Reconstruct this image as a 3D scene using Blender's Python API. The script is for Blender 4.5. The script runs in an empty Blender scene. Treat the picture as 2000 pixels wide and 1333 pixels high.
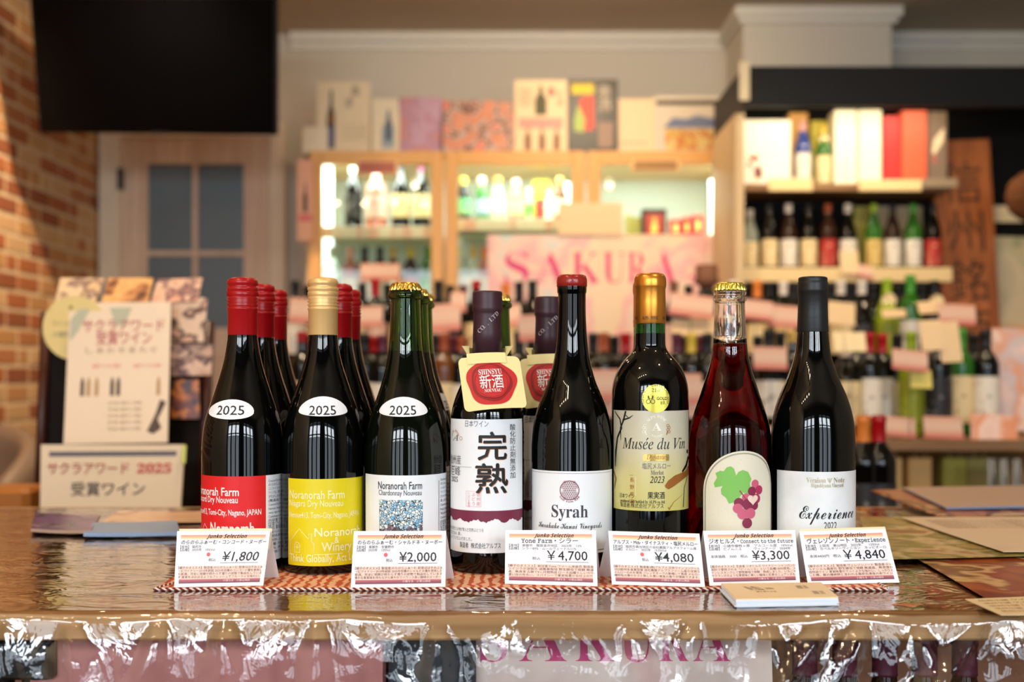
import bpy, math, random
from math import pi, sin, cos, atan2, asin, radians as R
from mathutils import Vector, noise
random.seed(7)
SC = bpy.context.scene
COL = SC.collection

# ------------------------------------------------------------------ camera, world, lights, exposure
F = 2300.0            # focal length in pixels of the 2000 px wide frame
ZT = 0.95             # counter top height
ZC = ZT + 0.207       # eye height
cam = bpy.data.cameras.new('camera')
cam.sensor_width = 36.0
cam.lens = F / 2000.0 * 36.0
cam.shift_y = 58.5 / 2000.0
cam.clip_start = 0.02
cam.dof.use_dof = True
cam.dof.focus_distance = 1.15
cam.dof.aperture_fstop = cam.lens / 10.5
camo = bpy.data.objects.new('camera', cam)
camo.location = (0, 0, ZC)
camo.rotation_euler = (pi / 2, 0, 0)
COL.objects.link(camo)
SC.camera = camo

SC.view_settings.view_transform = 'Standard'
SC.view_settings.look = 'None'
SC.view_settings.gamma = 1.0
SC.view_settings.use_curve_mapping = False
SC.view_settings.exposure = 0.0

world = bpy.data.worlds.new('daylight')
SC.world = world
world.use_nodes = True
world.node_tree.nodes['Background'].inputs[0].default_value = (0.62, 0.75, 1.0, 1)
world.node_tree.nodes['Background'].inputs[1].default_value = 0.6


def area_light(name, loc, sx, sz, power, color, rot):
    l = bpy.data.lights.new(name, 'AREA')
    l.shape = 'RECTANGLE'
    l.size, l.size_y = sx, sz
    l.energy = power
    l.color = color
    o = bpy.data.objects.new(name, l)
    o.location = loc
    o.rotation_euler = rot
    COL.objects.link(o)
    return o


YW = -1.45            # the shop front behind the camera
PANES = [(-1.88, -1.30), (-1.22, -0.66), (-0.58, -0.16), (0.46, 0.86), (0.94, 1.55), (1.63, 2.3)]
for (a, b) in PANES:
    w = b - a
    # daylight from the sky above the street, and the dimmer street below it
    area_light('sky_daylight', ((a + b) / 2, YW - 0.30, 1.90), w, 0.50, w * 0.50 * pi * 23.0, (0.86, 0.94, 1.0), (pi / 2, 0, 0))
    area_light('street_daylight', ((a + b) / 2, YW - 0.30, 1.14), w, 0.98, w * 0.98 * pi * 3.6, (0.82, 0.92, 1.0), (pi / 2, 0, 0))


def spot_light(loc, target, power, angle=70, blend=1.0, color=(1.0, 0.75, 0.49), rad=0.028):
    l = bpy.data.lights.new('spot_bulb', 'SPOT')
    l.energy = power
    l.color = color
    l.spot_size = R(angle)
    l.spot_blend = blend
    l.shadow_soft_size = rad
    o = bpy.data.objects.new('spot_bulb', l)
    o.location = loc
    d = Vector(target) - Vector(loc)
    o.rotation_euler = d.to_track_quat('-Z', 'Y').to_euler()
    COL.objects.link(o)
    return o


SPOTS = [  # location, target, watts, cone
    ((-1.20, 2.9, 2.60), (-1.05, 2.55, 1.15), 62, 75),
    ((-0.55, 3.0, 2.60), (-0.45, 3.75, 1.1), 46, 78),
    ((0.25, 3.2, 2.60), (0.25, 4.3, 1.5), 52, 85),
    ((0.95, 2.9, 2.60), (1.0, 3.9, 1.2), 44, 85),
    ((1.75, 2.7, 2.60), (1.7, 3.6, 1.1), 34, 90),
    ((-1.15, 3.9, 2.60), (-1.75, 5.0, .9), 104, 120),
    ((-0.75, 0.75, 2.62), (-0.45, 1.9, 0.95), 20, 100),
    ((0.75, 0.75, 2.62), (0.55, 1.9, 0.95), 20, 100),
    ((0.0, 1.9, 2.62), (0.0, 2.4, 0.95), 18, 110),
    ((0.35, 4.1, 2.62), (0.3, 5.5, 2.2), 34, 130),
    ((-1.50, -.2, 2.62), (-1.5, -.2, 0), 5, 120), ((-1.25, -.2, 2.62), (-1.25, -.2, 0), 5, 120), ((-1.0, -.2, 2.62), (-1.0, -.2, 0), 5, 120),
    ((-.75, -.2, 2.62), (-.75, -.2, 0), 5, 120), ((-.50, -.2, 2.62), (-.5, -.2, 0), 5, 120),
]
for s in SPOTS:
    spot_light(*s)
    l = bpy.data.lights.new('bulb', 'POINT')          # the bare bulb itself, seen from the side
    l.energy, l.color, l.shadow_soft_size = 3.4, (1.0, .76, .48), .020
    o = bpy.data.objects.new('bulb', l)
    o.location = (s[0][0], s[0][1], s[0][2] - .035)
    COL.objects.link(o)
# strip light under the black canopy of the rack
area_light('canopy_strip_light', (1.30, 4.33, 2.222), .85, .03, 6, (1.0, .82, .56), (R(18), 0, 0))


# ------------------------------------------------------------------ helpers
def W(px, py, Y):
    return ((px - 1000.0) * Y / F, Y, ZC - (py - 725.0) * Y / F)


def WX(px, Y): return (px - 1000.0) * Y / F
def WZ(py, Y): return ZC - (py - 725.0) * Y / F


def lin(c):
    return tuple(((x / 255.0) / 12.92 if x / 255.0 <= 0.04045 else ((x / 255.0 + 0.055) / 1.055) ** 2.4) for x in c) + (1.0,)


MATS = {}


def mat(name, rgb, rough=0.5, metal=0.0, spec=0.5, coat=0.0, trans=0.0, ior=1.45, emit=0.0, bump=None, vary=None, aniso=0.0):
    """plain principled material; rgb in 0..255 display values"""
    if name in MATS:
        return MATS[name]
    m = bpy.data.materials.new(name)
    m.use_nodes = True
    nt = m.node_tree
    b = nt.nodes['Principled BSDF']
    b.inputs['Base Color'].default_value = lin(rgb)
    b.inputs['Roughness'].default_value = rough
    b.inputs['Metallic'].default_value = metal
    b.inputs['Specular IOR Level'].default_value = spec
    b.inputs['Coat Weight'].default_value = coat
    b.inputs['Transmission Weight'].default_value = trans
    b.inputs['IOR'].default_value = ior
    if emit:
        b.inputs['Emission Color'].default_value = lin(rgb)
        b.inputs['Emission Strength'].default_value = emit
    if bump:      # (scale xyz, strength, distance)
        tc = nt.nodes.new('ShaderNodeTexCoord')
        mp = nt.nodes.new('ShaderNodeMapping')
        mp.inputs['Scale'].default_value = bump[0]
        nz = nt.nodes.new('ShaderNodeTexNoise')
        nz.inputs['Scale'].default_value = 1.0
        nz.inputs['Detail'].default_value = 4.0
        bp = nt.nodes.new('ShaderNodeBump')
        bp.inputs['Strength'].default_value = bump[1]
        bp.inputs['Distance'].default_value = bump[2]
        nt.links.new(tc.outputs['Object'], mp.inputs['Vector'])
        nt.links.new(mp.outputs['Vector'], nz.inputs['Vector'])
        nt.links.new(nz.outputs['Fac'], bp.inputs['Height'])
        nt.links.new(bp.outputs['Normal'], b.inputs['Normal'])
    if vary:      # (scale xyz, other rgb, low, high)
        tc = nt.nodes.new('ShaderNodeTexCoord')
        mp = nt.nodes.new('ShaderNodeMapping')
        mp.inputs['Scale'].default_value = vary[0]
        nz = nt.nodes.new('ShaderNodeTexNoise')
        nz.inputs['Scale'].default_value = 1.0
        nz.inputs['Detail'].default_value = 6.0
        cr = nt.nodes.new('ShaderNodeValToRGB')
        cr.color_ramp.elements[0].position = vary[2]
        cr.color_ramp.elements[1].position = vary[3]
        cr.color_ramp.elements[0].color = lin(rgb)
        cr.color_ramp.elements[1].color = lin(vary[1])
        nt.links.new(tc.outputs['Object'], mp.inputs['Vector'])
        nt.links.new(mp.outputs['Vector'], nz.inputs['Vector'])
        nt.links.new(nz.outputs['Fac'], cr.inputs['Fac'])
        nt.links.new(cr.outputs['Color'], b.inputs['Base Color'])
    MATS[name] = m
    return m


def ramp_mat(name, stops, axis='V', interp='LINEAR', rough=0.45, spec=0.4, margin=None, noise_rows=None):
    """print whose colour runs along one UV axis; margin = (u0, u1, rgb) for a plain border"""
    if name in MATS:
        return MATS[name]
    m = bpy.data.materials.new(name)
    m.use_nodes = True
    nt = m.node_tree
    b = nt.nodes['Principled BSDF']
    b.inputs['Roughness'].default_value = rough
    b.inputs['Specular IOR Level'].default_value = spec
    tc = nt.nodes.new('ShaderNodeTexCoord')
    sp = nt.nodes.new('ShaderNodeSeparateXYZ')
    nt.links.new(tc.outputs['UV'], sp.inputs[0])
    cr = nt.nodes.new('ShaderNodeValToRGB')
    cr.color_ramp.interpolation = interp
    el = cr.color_ramp.elements
    while len(el) > 1:
        el.remove(el[-1])
    el[0].position, el[0].color = stops[0][0], lin(stops[0][1])
    for p, c in stops[1:]:
        e = el.new(p)
        e.color = lin(c)
    nt.links.new(sp.outputs['Y' if axis == 'V' else 'X'], cr.inputs['Fac'])
    out = cr.outputs['Color']
    if margin:
        a = nt.nodes.new('ShaderNodeMath'); a.operation = 'GREATER_THAN'; a.inputs[1].default_value = margin[0]
        c = nt.nodes.new('ShaderNodeMath'); c.operation = 'LESS_THAN'; c.inputs[1].default_value = margin[1]
        d = nt.nodes.new('ShaderNodeMath'); d.operation = 'MULTIPLY'
        nt.links.new(sp.outputs['X'], a.inputs[0]); nt.links.new(sp.outputs['X'], c.inputs[0])
        nt.links.new(a.outputs[0], d.inputs[0]); nt.links.new(c.outputs[0], d.inputs[1])
        mx = nt.nodes.new('ShaderNodeMixRGB')
        mx.inputs[1].default_value = lin(margin[2])
        nt.links.new(d.outputs[0], mx.inputs[0]); nt.links.new(out, mx.inputs[2])
        out = mx.outputs[0]
    nt.links.new(out, b.inputs['Base Color'])
    MATS[name] = m
    return m


def photo_mat(name, base, blobs, scale=4.0, rough=0.4):
    """a printed picture too blurred to read: a few colours in soft patches (object space)"""
    if name in MATS:
        return MATS[name]
    m = bpy.data.materials.new(name)
    m.use_nodes = True
    nt = m.node_tree
    b = nt.nodes['Principled BSDF']
    b.inputs['Roughness'].default_value = rough
    tc = nt.nodes.new('ShaderNodeTexCoord')
    nz = nt.nodes.new('ShaderNodeTexNoise')
    nz.inputs['Scale'].default_value = scale
    nz.inputs['Detail'].default_value = 3
    cr = nt.nodes.new('ShaderNodeValToRGB')
    cr.color_ramp.interpolation = 'EASE'
    cols = [base] + blobs
    el = cr.color_ramp.elements
    while len(el) > 1:
        el.remove(el[-1])
    el[0].position, el[0].color = 0.3, lin(cols[0])
    for i, c in enumerate(cols[1:]):
        e = el.new(0.36 + 0.36 * (i + 1) / len(cols))
        e.color = lin(c)
    mp = nt.nodes.new('ShaderNodeMapping')
    mp.inputs['Location'].default_value = (len(MATS) * .37, len(MATS) * .71, len(MATS) * .53)
    nt.links.new(tc.outputs['Object'], mp.inputs[0])
    nt.links.new(mp.outputs[0], nz.inputs['Vector'])
    nt.links.new(nz.outputs['Fac'], cr.inputs['Fac'])
    nt.links.new(cr.outputs['Color'], b.inputs['Base Color'])
    MATS[name] = m
    return m


def cut(vs, fs, step):
    """split flat faces until none is wider than step along u, so that they can follow a curve"""
    vs = list(vs)
    tri = []
    for f in fs:
        for k in range(1, len(f) - 1):
            tri.append((f[0], f[k], f[k + 1]))
    out, cache = [], {}
    while tri:
        t = tri.pop()
        us = [vs[i][0] for i in t]
        if max(us) - min(us) <= step:
            out.append(t)
            continue
        e = max(((abs(us[i] - us[(i + 1) % 3]), i) for i in range(3)))[1]
        a, b, c = t[e], t[(e + 1) % 3], t[(e + 2) % 3]
        k = (min(a, b), max(a, b))
        if k not in cache:
            vs.append(((vs[a][0] + vs[b][0]) / 2, (vs[a][1] + vs[b][1]) / 2))
            cache[k] = len(vs) - 1
        m = cache[k]
        tri += [(a, m, c), (m, b, c)]
    return vs, out


def flat(mb, mp, vs, fs, mi=0):
    st = getattr(mp, 'step', None)
    if st:
        vs, fs = cut(vs, fs, st)
    mb.add([mp(u, v) for u, v in vs], fs, mi)


class MB:
    def __init__(self):
        self.v, self.f, self.m, self.uv, self.s = [], [], [], {}, []

    def add(self, vs, fs, mi=0, uvs=None, smooth=False):
        o = len(self.v)
        self.v += [tuple(p) for p in vs]
        for f in fs:
            self.f.append(tuple(i + o for i in f))
            self.m.append(mi)
            self.s.append(smooth)
        if uvs:
            for i, u in enumerate(uvs):
                self.uv[o + i] = u
        return o

    def box(self, a, b, mi=0):
        x0, y0, z0 = a
        x1, y1, z1 = b
        vs = [(x0, y0, z0), (x1, y0, z0), (x1, y1, z0), (x0, y1, z0), (x0, y0, z1), (x1, y0, z1), (x1, y1, z1), (x0, y1, z1)]
        self.add(vs, [(0, 3, 2, 1), (4, 5, 6, 7), (0, 1, 5, 4), (1, 2, 6, 5), (2, 3, 7, 6), (3, 0, 4, 7)], mi)

    def bevbox(self, a, b, r=0.003, mi=0):
        """box with chamfered upright and top edges"""
        x0, y0, z0 = a
        x1, y1, z1 = b
        def ring(d, z):
            return [(x0 + d + r, y0 + d, z), (x1 - d - r, y0 + d, z), (x1 - d, y0 + d + r, z), (x1 - d, y1 - d - r, z),
                    (x1 - d - r, y1 - d, z), (x0 + d + r, y1 - d, z), (x0 + d, y1 - d - r, z), (x0 + d, y0 + d + r, z)]
        rs = [ring(r * .7, z0), ring(0, z0 + r * .7), ring(0, z1 - r * .7), ring(r * .7, z1)]
        vs = sum(rs, [])
        fs = [tuple(reversed(range(8)))]
        for k in range(3):
            for i in range(8):
                fs.append((k * 8 + i, k * 8 + (i + 1) % 8, k * 8 + 8 + (i + 1) % 8, k * 8 + 8 + i))
        fs.append(tuple(range(24, 32)))
        self.add(vs, fs, mi)

    def lathe(self, prof, n=48, mi=0, c=(0, 0), smooth=True, cap=True):
        """prof: (r, z) from one end to the other"""
        vs, fs = [], []
        for (r, z) in prof:
            for i in range(n):
                a = 2 * pi * i / n
                vs.append((c[0] + r * cos(a), c[1] + r * sin(a), z))
        for k in range(len(prof) - 1):
            for i in range(n):
                j = (i + 1) % n
                fs.append((k * n + i, k * n + j, k * n + n + j, k * n + n + i))
        self.add(vs, fs, mi, smooth=smooth)
        if cap:
            o = len(self.v) - len(vs)
            for k, rev in ((0, True), (len(prof) - 1, False)):
                if prof[k][0] > 1e-5:
                    idx = [o + k * n + i for i in range(n)]
                    self.f.append(tuple(reversed(idx)) if rev else tuple(idx))
                    self.m.append(mi)
                    self.s.append(False)

    def tube(self, pts, r, n=8, mi=0, cap=True):
        pts = [Vector(p) for p in pts]
        vs, fs = [], []
        for k, p in enumerate(pts):
            t = (pts[min(k + 1, len(pts) - 1)] - pts[max(k - 1, 0)]).normalized()
            up = Vector((0, 0, 1)) if abs(t.z) < 0.9 else Vector((0, 1, 0))
            a = t.cross(up).normalized()
            b = t.cross(a)
            rr = r[k] if isinstance(r, (list, tuple)) else r
            for i in range(n):
                q = p + a * cos(2 * pi * i / n) * rr + b * sin(2 * pi * i / n) * rr
                vs.append(tuple(q))
        for k in range(len(pts) - 1):
            for i in range(n):
                j = (i + 1) % n
                fs.append((k * n + i, k * n + n + i, k * n + n + j, k * n + j))
        if cap:
            fs.append(tuple(range(n)))
            fs.append(tuple(reversed(range((len(pts) - 1) * n, len(pts) * n))))
        self.add(vs, fs, mi, smooth=True)

    def sheet(self, mp, u0, u1, v0, v1, nu=2, nv=2, mi=0, smooth=False):
        """grid over a mapper; UV runs 0..1"""
        vs, fs, uv = [], [], []
        for j in range(nv + 1):
            for i in range(nu + 1):
                a, b = i / nu, j / nv
                vs.append(mp(u0 + (u1 - u0) * a, v0 + (v1 - v0) * b))
                uv.append((a, b))
        for j in range(nv):
            for i in range(nu):
                k = j * (nu + 1) + i
                fs.append((k, k + 1, k + nu + 2, k + nu + 1))
        self.add(vs, fs, mi, uv, smooth)

    def poly(self, mp, pts, mi=0, rings=2, c=None):
        """filled star-shaped outline on a mapper"""
        n = len(pts)
        if c is None:
            c = (sum(p[0] for p in pts) / n, sum(p[1] for p in pts) / n)
        vs, fs = [c], []
        for k in range(1, rings + 1):
            t = k / rings
            vs += [(c[0] + (p[0] - c[0]) * t, c[1] + (p[1] - c[1]) * t) for p in pts]
        for i in range(n):
            j = (i + 1) % n
            fs.append((0, 1 + i, 1 + j))
            for k in range(rings - 1):
                a = 1 + k * n
                fs.append((a + i, a + n + i, a + n + j, a + j))
        flat(self, mp, vs, fs, mi)

    def stroke(self, mp, pts, w, mi=0, closed=False):
        """line of width w (number or list) along points on a mapper"""
        n = len(pts)
        vs, fs = [], []
        for k, p in enumerate(pts):
            if closed:
                a, b = pts[k - 1], pts[(k + 1) % n]
            else:
                a, b = pts[max(k - 1, 0)], pts[min(k + 1, n - 1)]
            dx, dy = b[0] - a[0], b[1] - a[1]
            L = math.hypot(dx, dy) or 1
            ww = (w[k] if isinstance(w, (list, tuple)) else w) / 2
            vs += [(p[0] - dy / L * ww, p[1] + dx / L * ww), (p[0] + dy / L * ww, p[1] - dx / L * ww)]
        for k in range(n if closed else n - 1):
            a, b = 2 * k, 2 * ((k + 1) % n)
            fs.append((a, a + 1, b + 1, b))
        flat(self, mp, vs, fs, mi)

    def disc(self, mp, c, r, mi=0, n=24, rings=2):
        self.poly(mp, [(c[0] + r * cos(2 * pi * i / n), c[1] + r * sin(2 * pi * i / n)) for i in range(n)], mi, rings, c)

    def ring(self, mp, c, r, w, mi=0, n=32):
        self.stroke(mp, [(c[0] + r * cos(2 * pi * i / n), c[1] + r * sin(2 * pi * i / n)) for i in range(n)], w, mi, True)

    def build(self, name, mats, parent=None, loc=None):
        me = bpy.data.meshes.new(name)
        me.from_pydata(self.v, [], self.f)
        if not isinstance(mats, (list, tuple)):
            mats = [mats]
        for m in mats:
            me.materials.append(m)
        me.polygons.foreach_set('material_index', [min(i, len(mats) - 1) for i in self.m])
        me.polygons.foreach_set('use_smooth', self.s)
        if self.uv:
            l = me.uv_layers.new(name='UVMap')
            d = [0.0] * (2 * len(me.loops))
            for i, lp in enumerate(me.loops):
                u = self.uv.get(lp.vertex_index, (0, 0))
                d[2 * i], d[2 * i + 1] = u
            l.data.foreach_set('uv', d)
        me.update()
        o = bpy.data.objects.new(name, me)
        COL.objects.link(o)
        if parent:
            o.parent = parent
        if loc:
            o.location = loc
        return o


def tag(o, label, cat, group=None):
    o['label'] = label
    o['category'] = cat
    if group:
        o['group'] = group
    return o


def thing(name, label, cat, loc=(0, 0, 0), rz=0.0, group=None):
    o = bpy.data.objects.new(name, None)
    o.empty_display_size = 0.05
    o.location = loc
    o.rotation_euler = (0, 0, rz)
    COL.objects.link(o)
    return tag(o, label, cat, group)


def struct(name, mb, m, parent=None):
    o = mb.build(name, m, parent)
    if not parent:
        o['kind'] = 'structure'
    return o


# lettering: turned into flat geometry and laid on a surface with a mapper (u, v) -> xyz
def style(s, st):
    if not st:
        return s
    out = ''
    for ch in s:
        o = ord(ch)
        up, lo, dg = 'A' <= ch <= 'Z', 'a' <= ch <= 'z', '0' <= ch <= '9'
        if st == 'bold' and (up or lo or dg):
            out += chr(0x1D400 + o - 65) if up else chr(0x1D41A + o - 97) if lo else chr(0x1D7CE + o - 48)
        elif st == 'ital' and (up or lo):
            out += '\u210E' if ch == 'h' else chr(0x1D434 + o - 65) if up else chr(0x1D44E + o - 97)
        elif st == 'script' and (up or lo):
            out += chr(0x1D4D0 + o - 65) if up else chr(0x1D4EA + o - 97)
        elif st == 'mono' and (up or lo or dg):
            out += chr(0x1D670 + o - 65) if up else chr(0x1D68A + o - 97) if lo else chr(0x1D7F6 + o - 48)
        elif st == 'sbi' and (up or lo):
            out += chr(0x1D63C + o - 65) if up else chr(0x1D656 + o - 97)
        else:
            out += ch
    return out


TC = {}


def glyphs(s, offset=0.0):
    k = (s, offset)
    if k in TC:
        return TC[k]
    c = bpy.data.curves.new('t', 'FONT')
    c.body = s
    c.size = 1.0
    c.resolution_u = 2
    c.offset = offset
    o = bpy.data.objects.new('t', c)
    me = o.to_mesh()
    vs = [(v.co.x, v.co.y) for v in me.vertices]
    fs = [tuple(p.vertices) for p in me.polygons]
    o.to_mesh_clear()
    bpy.data.objects.remove(o)
    bpy.data.curves.remove(c)
    if vs:
        x0 = min(v[0] for v in vs); x1 = max(v[0] for v in vs)
    else:
        x0 = x1 = 0
    TC[k] = (vs, fs, x0, x1)
    return TC[k]


def text(mb, mp, s, u0, u1, v, h, mi=0, st=None, shear=0.0, off=0.0):
    """letters of em height h with the baseline at v, stretched to run from u0 to u1"""
    cjk = off > 0 and any(ord(c) > 0x2E80 and ord(c) < 0x10000 for c in s)
    if cjk:      # heavier strokes: overlay shifted copies of the same outline
        w = off * h * .9
        wu = off * .55 * (u1 - u0) / max(len(s), 1)
        for du, dv in ((wu, 0), (-wu, 0), (0, w)):
            text(mb, mp, s, u0 + du, u1 + du, v + dv, h, mi, st, shear, 0)
    vs, fs, x0, x1 = glyphs(style(s, st), 0 if cjk else off)
    if not vs:
        return
    k = (u1 - u0) / max(x1 - x0, 1e-6)
    flat(mb, mp, [(u0 + (x - x0) * k + shear * y * h, v + y * h) for x, y in vs], fs, mi)


def arc_text(mb, mp, s, c, r, a0, a1, h, mi=0, st=None, inward=False):
    n = len(s)
    for i, ch in enumerate(s):
        if ch == ' ':
            continue
        a = a0 + (a1 - a0) * (i / max(n - 1, 1))
        vs, fs, x0, x1 = glyphs(style(ch, st))
        xm = (x0 + x1) / 2
        t = a - pi / 2 if not inward else a + pi / 2
        o = (c[0] + r * cos(a), c[1] + r * sin(a))
        mb.add([mp(o[0] + (x - xm) * h * cos(t) - y * h * sin(t), o[1] + (x - xm) * h * sin(t) + y * h * cos(t)) for x, y in vs], fs, mi)


def vtext(mb, mp, s, uc, v_top, h, step, mi=0, sx=1.0):
    """vertical writing, one glyph under the other"""
    for i, ch in enumerate(s):
        vs, fs, x0, x1 = glyphs(ch)
        xm = (x0 + x1) / 2
        mb.add([mp(uc + (x - xm) * h * sx, v_top - h * .88 - i * step + y * h) for x, y in vs], fs, mi)


# ------------------------------------------------------------------ common materials
PAPER = mat('white_paper', (244, 245, 248), 0.55)
CREAM = mat('cream_paper', (240, 222, 182), 0.55)
INK = mat('black_ink', (26, 24, 26), 0.5)
GREYINK = mat('grey_ink', (110, 106, 110), 0.5)
WHITEINK = mat('white_ink', (246, 246, 244), 0.5)
REDINK = mat('red_ink', (214, 58, 60), 0.5)
PINKINK = mat('pink_ink', (226, 70, 120), 0.5)
BLACKGLASS = mat('black_bottle_glass', (4, 5, 5), 0.03, spec=0.5)
GREENBLACK = mat('dark_green_bottle_glass', (8, 13, 6), 0.035, spec=0.5)
WOOD = mat('oak_board', (176, 140, 92), 0.5, vary=((3, 60, 60), (146, 110, 66), 0.35, 0.68))
DARKWOOD = mat('dark_wood', (58, 30, 18), 0.45, vary=((4, 4, 40), (36, 18, 11), 0.3, 0.7))
BLACKP = mat('black_panel', (10, 8, 7), 0.7, spec=.2)
BRASS = mat('brass', (236, 192, 96), 0.22, metal=1.0)

# ------------------------------------------------------------------ the room
XL, XR, YB, YF, ZCEIL = -1.96, 3.3, 5.6, YW - 0.1, 2.76
WALLP = mat('beige_wall_plaster', (204, 196, 182), 0.8, bump=((60, 60, 60), 0.15, 0.002))
CEILP = mat('ceiling_paint', (188, 172, 150), 0.85)
TRIMP = mat('painted_trim', (216, 211, 200), 0.6)
FLOORM = mat('floor_boards', (120, 84, 52), 0.5, vary=((1, 14, 1), (88, 58, 34), 0.35, 0.65))

mb = MB(); mb.box((XL - .1, YF - .1, -.05), (XR + .1, YB + .1, 0)); struct('floor', mb, FLOORM)
mb = MB(); mb.box((XL - .1, YF - .1, ZCEIL), (XR + .1, YB + .1, ZCEIL + .08)); struct('ceiling', mb, CEILP)
mb = MB(); mb.box((XL - .1, YB, 0), (XR + .1, YB + .1, ZCEIL)); struct('wall_back', mb, WALLP)
mb = MB(); mb.box((XR, YF, 0), (XR + .1, YB, ZCEIL)); struct('wall_right', mb, WALLP)
# shop front behind the camera: sill, header and posts around the openings
mb = MB()
mb.box((XL, YF, 0), (XR, YW, .60)); mb.box((XL, YF, 2.20), (XR, YW, ZCEIL))
xs = [XL] + [x for p in PANES for x in p] + [XR]
for i in range(0, len(xs), 2):
    mb.box((xs[i], YF, .60), (xs[i + 1], YW, 2.20))
struct('wall_front', mb, mat('dark_shopfront', (52, 46, 42), 0.6))
for n, (a, b) in enumerate(PANES):
    mb = MB()
    for (x0, x1, z0, z1) in ((a, b, 1.655, 1.70), (a, a + .03, .6, 2.20), (b - .03, b, .6, 2.20)):
        mb.box((x0, YW - .03, z0), (x1, YW + .01, z1))
    if n in (1, 3, 4):
        m_ = (a + b) / 2
        mb.box((m_ - .012, YW - .03, .6), (m_ + .012, YW + .01, 1.66))
        # bare twigs of a street tree seen through the upper light
    struct('window_%d' % (n + 1), mb, mat('black_window_frame', (24, 24, 26), 0.5))
rr = random.Random(3)
mb = MB()
for k in range(34):
    a = Vector((rr.uniform(-1.8, 2.2), YW - .20, rr.uniform(1.6, 2.3)))
    d = Vector((rr.uniform(-.3, .3), 0, rr.uniform(-.25, .3)))
    mb.tube([a, a + d * .5 + Vector((0, 0, .03)), a + d], [.010, .007, .003], 5)
o = tag(mb.build('tree_branches', mat('dark_bark', (30, 28, 26), 0.8)), 'bare dark branches outside the shop window', 'tree')
o['kind'] = 'stuff'

# brick wall on the left
mb = MB(); mb.box((XL - .1, YF, 0), (XL, YB, ZCEIL))
wl = struct('wall_left', mb, mat('beige_mortar', (228, 204, 166), 0.9, bump=((90, 90, 90), .4, .003)))
BR = [mat('brick_tan', (198, 146, 94), .85, bump=((70, 70, 70), .5, .003)), mat('brick_orange', (178, 106, 62), .85, bump=((70, 70, 70), .5, .003)),
      mat('brick_cream', (212, 172, 124), .85, bump=((70, 70, 70), .5, .003)), mat('brick_brown', (154, 90, 56), .85, bump=((70, 70, 70), .5, .003)),
      mat('brick_rust', (188, 124, 76), .85, bump=((70, 70, 70), .5, .003))]
bmesh_data = {}
rb = random.Random(11)
bl, bh, cs = 0.196, 0.056, 0.0735
for c in range(37):
    z = 0.01 + c * cs
    y = 4.02 + (c % 2) * 0.108
    while y < YB - .02:
        L = bl if y + bl < YB - .005 else YB - .005 - y
        if rb.random() < .16 and L == bl:
            L = .089
        if L < .03:
            break
        key = round(L, 3)
        if key not in bmesh_data:
            mb = MB()
            mb.bevbox((-.004, 0, 0), (.006, L, bh), .003)
            bmesh_data[key] = mb
        k = (key, rb.choice([0, 0, 0, 1, 2, 2, 2, 2, 3, 4, 4, 1]))
        if k not in bmesh_data:
            ob = bmesh_data[key].build('brick', BR[k[1]], wl)
            bmesh_data[k] = ob
        else:
            ob = bmesh_data[k].copy()
            COL.objects.link(ob)
        ob.location = (XL + rb.uniform(-.003, .002), y, z)
        y += L + .0215

mb = MB()      # the courses nearer the camera, outside the picture
for c in range(37):
    z, y = 0.01 + c * cs, 1.0 + (c % 2) * 0.108
    while y < 3.80 + (c % 2) * .108:
        mb.bevbox((XL - .004, y, z), (XL + .006, y + bl, z + bh), .003, rb.randrange(5))
        y += bl + .0215
o = mb.build('brick_courses', BR, wl)
o['kind'] = 'stuff'

# column with its own cap, crown trims
mb = MB(); mb.box((1.02, 5.2, 0), (1.675, YB, ZCEIL)); struct('wall_column', mb, WALLP)
mb = MB()
for (d, z0, z1) in ((.022, 2.69, 2.715), (.04, 2.715, ZCEIL)):
    mb.box((1.02 - d, 5.2 - d, z0), (1.675 + d, YB, z1))
struct('trim_1', mb, TRIMP)
mb = MB()
for (d, z0, z1) in ((.018, 2.68, 2.715), (.045, 2.715, ZCEIL)):
    mb.box((-1.05, YB - d, z0), (1.0, YB, z1))
    mb.box((1.70, YB - d, z0), (XR, YB, z1))
struct('trim_2', mb, TRIMP)

# inner door at the back with frosted panes
d1 = thing('door_1', 'x', 'door', (0, 0, 0))
del d1['label'], d1['category']
d1['kind'] = 'structure'
YD = 5.56
DOORP = mat('pale_oak_door', (226, 200, 174), .5, vary=((30, 30, 2), (210, 180, 154), .35, .65))
def px_box(mb, x0, y0, x1, y1, Y, t, mi=0):
    a, b = W(x0, y1, Y), W(x1, y0, Y)
    mb.box((a[0], Y, a[2]), (b[0], Y + t, b[2]), mi)
zfl = 725 + ZC * F / YD   # image row of the floor at that depth
mb = MB()
px_box(mb, 193, 268, 233, zfl, YD - .03, .07); px_box(mb, 526, 268, 556, zfl, YD - .03, .07); px_box(mb, 193, 238, 556, 268, YD - .03, .07)
mb.build('door_frame', mat('pale_frame', (232, 216, 190), .55), d1)
mb = MB()
for (x0, y0, x1, y1) in ((234, 269, 288, zfl), (476, 269, 525, zfl), (288, 269, 476, 320), (288, 641, 476, 700), (288, 860, 476, zfl)):
    px_box(mb, x0, y0, x1, y1, YD, .035)
px_box(mb, 288, 700, 476, 860, YD + .012, .015)
mb.build('door_leaf', DOORP, d1)
mb = MB(); px_box(mb, 376, 320, 386, 641, YD, .035); px_box(mb, 288, 490, 376, 500, YD, .035); px_box(mb, 386, 490, 476, 500, YD, .035)
mb.build('muntin', DOORP, d1)
FROST = mat('frosted_blue_glass', (98, 116, 126), .35, spec=.6, bump=((160, 160, 160), .3, .002))
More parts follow.
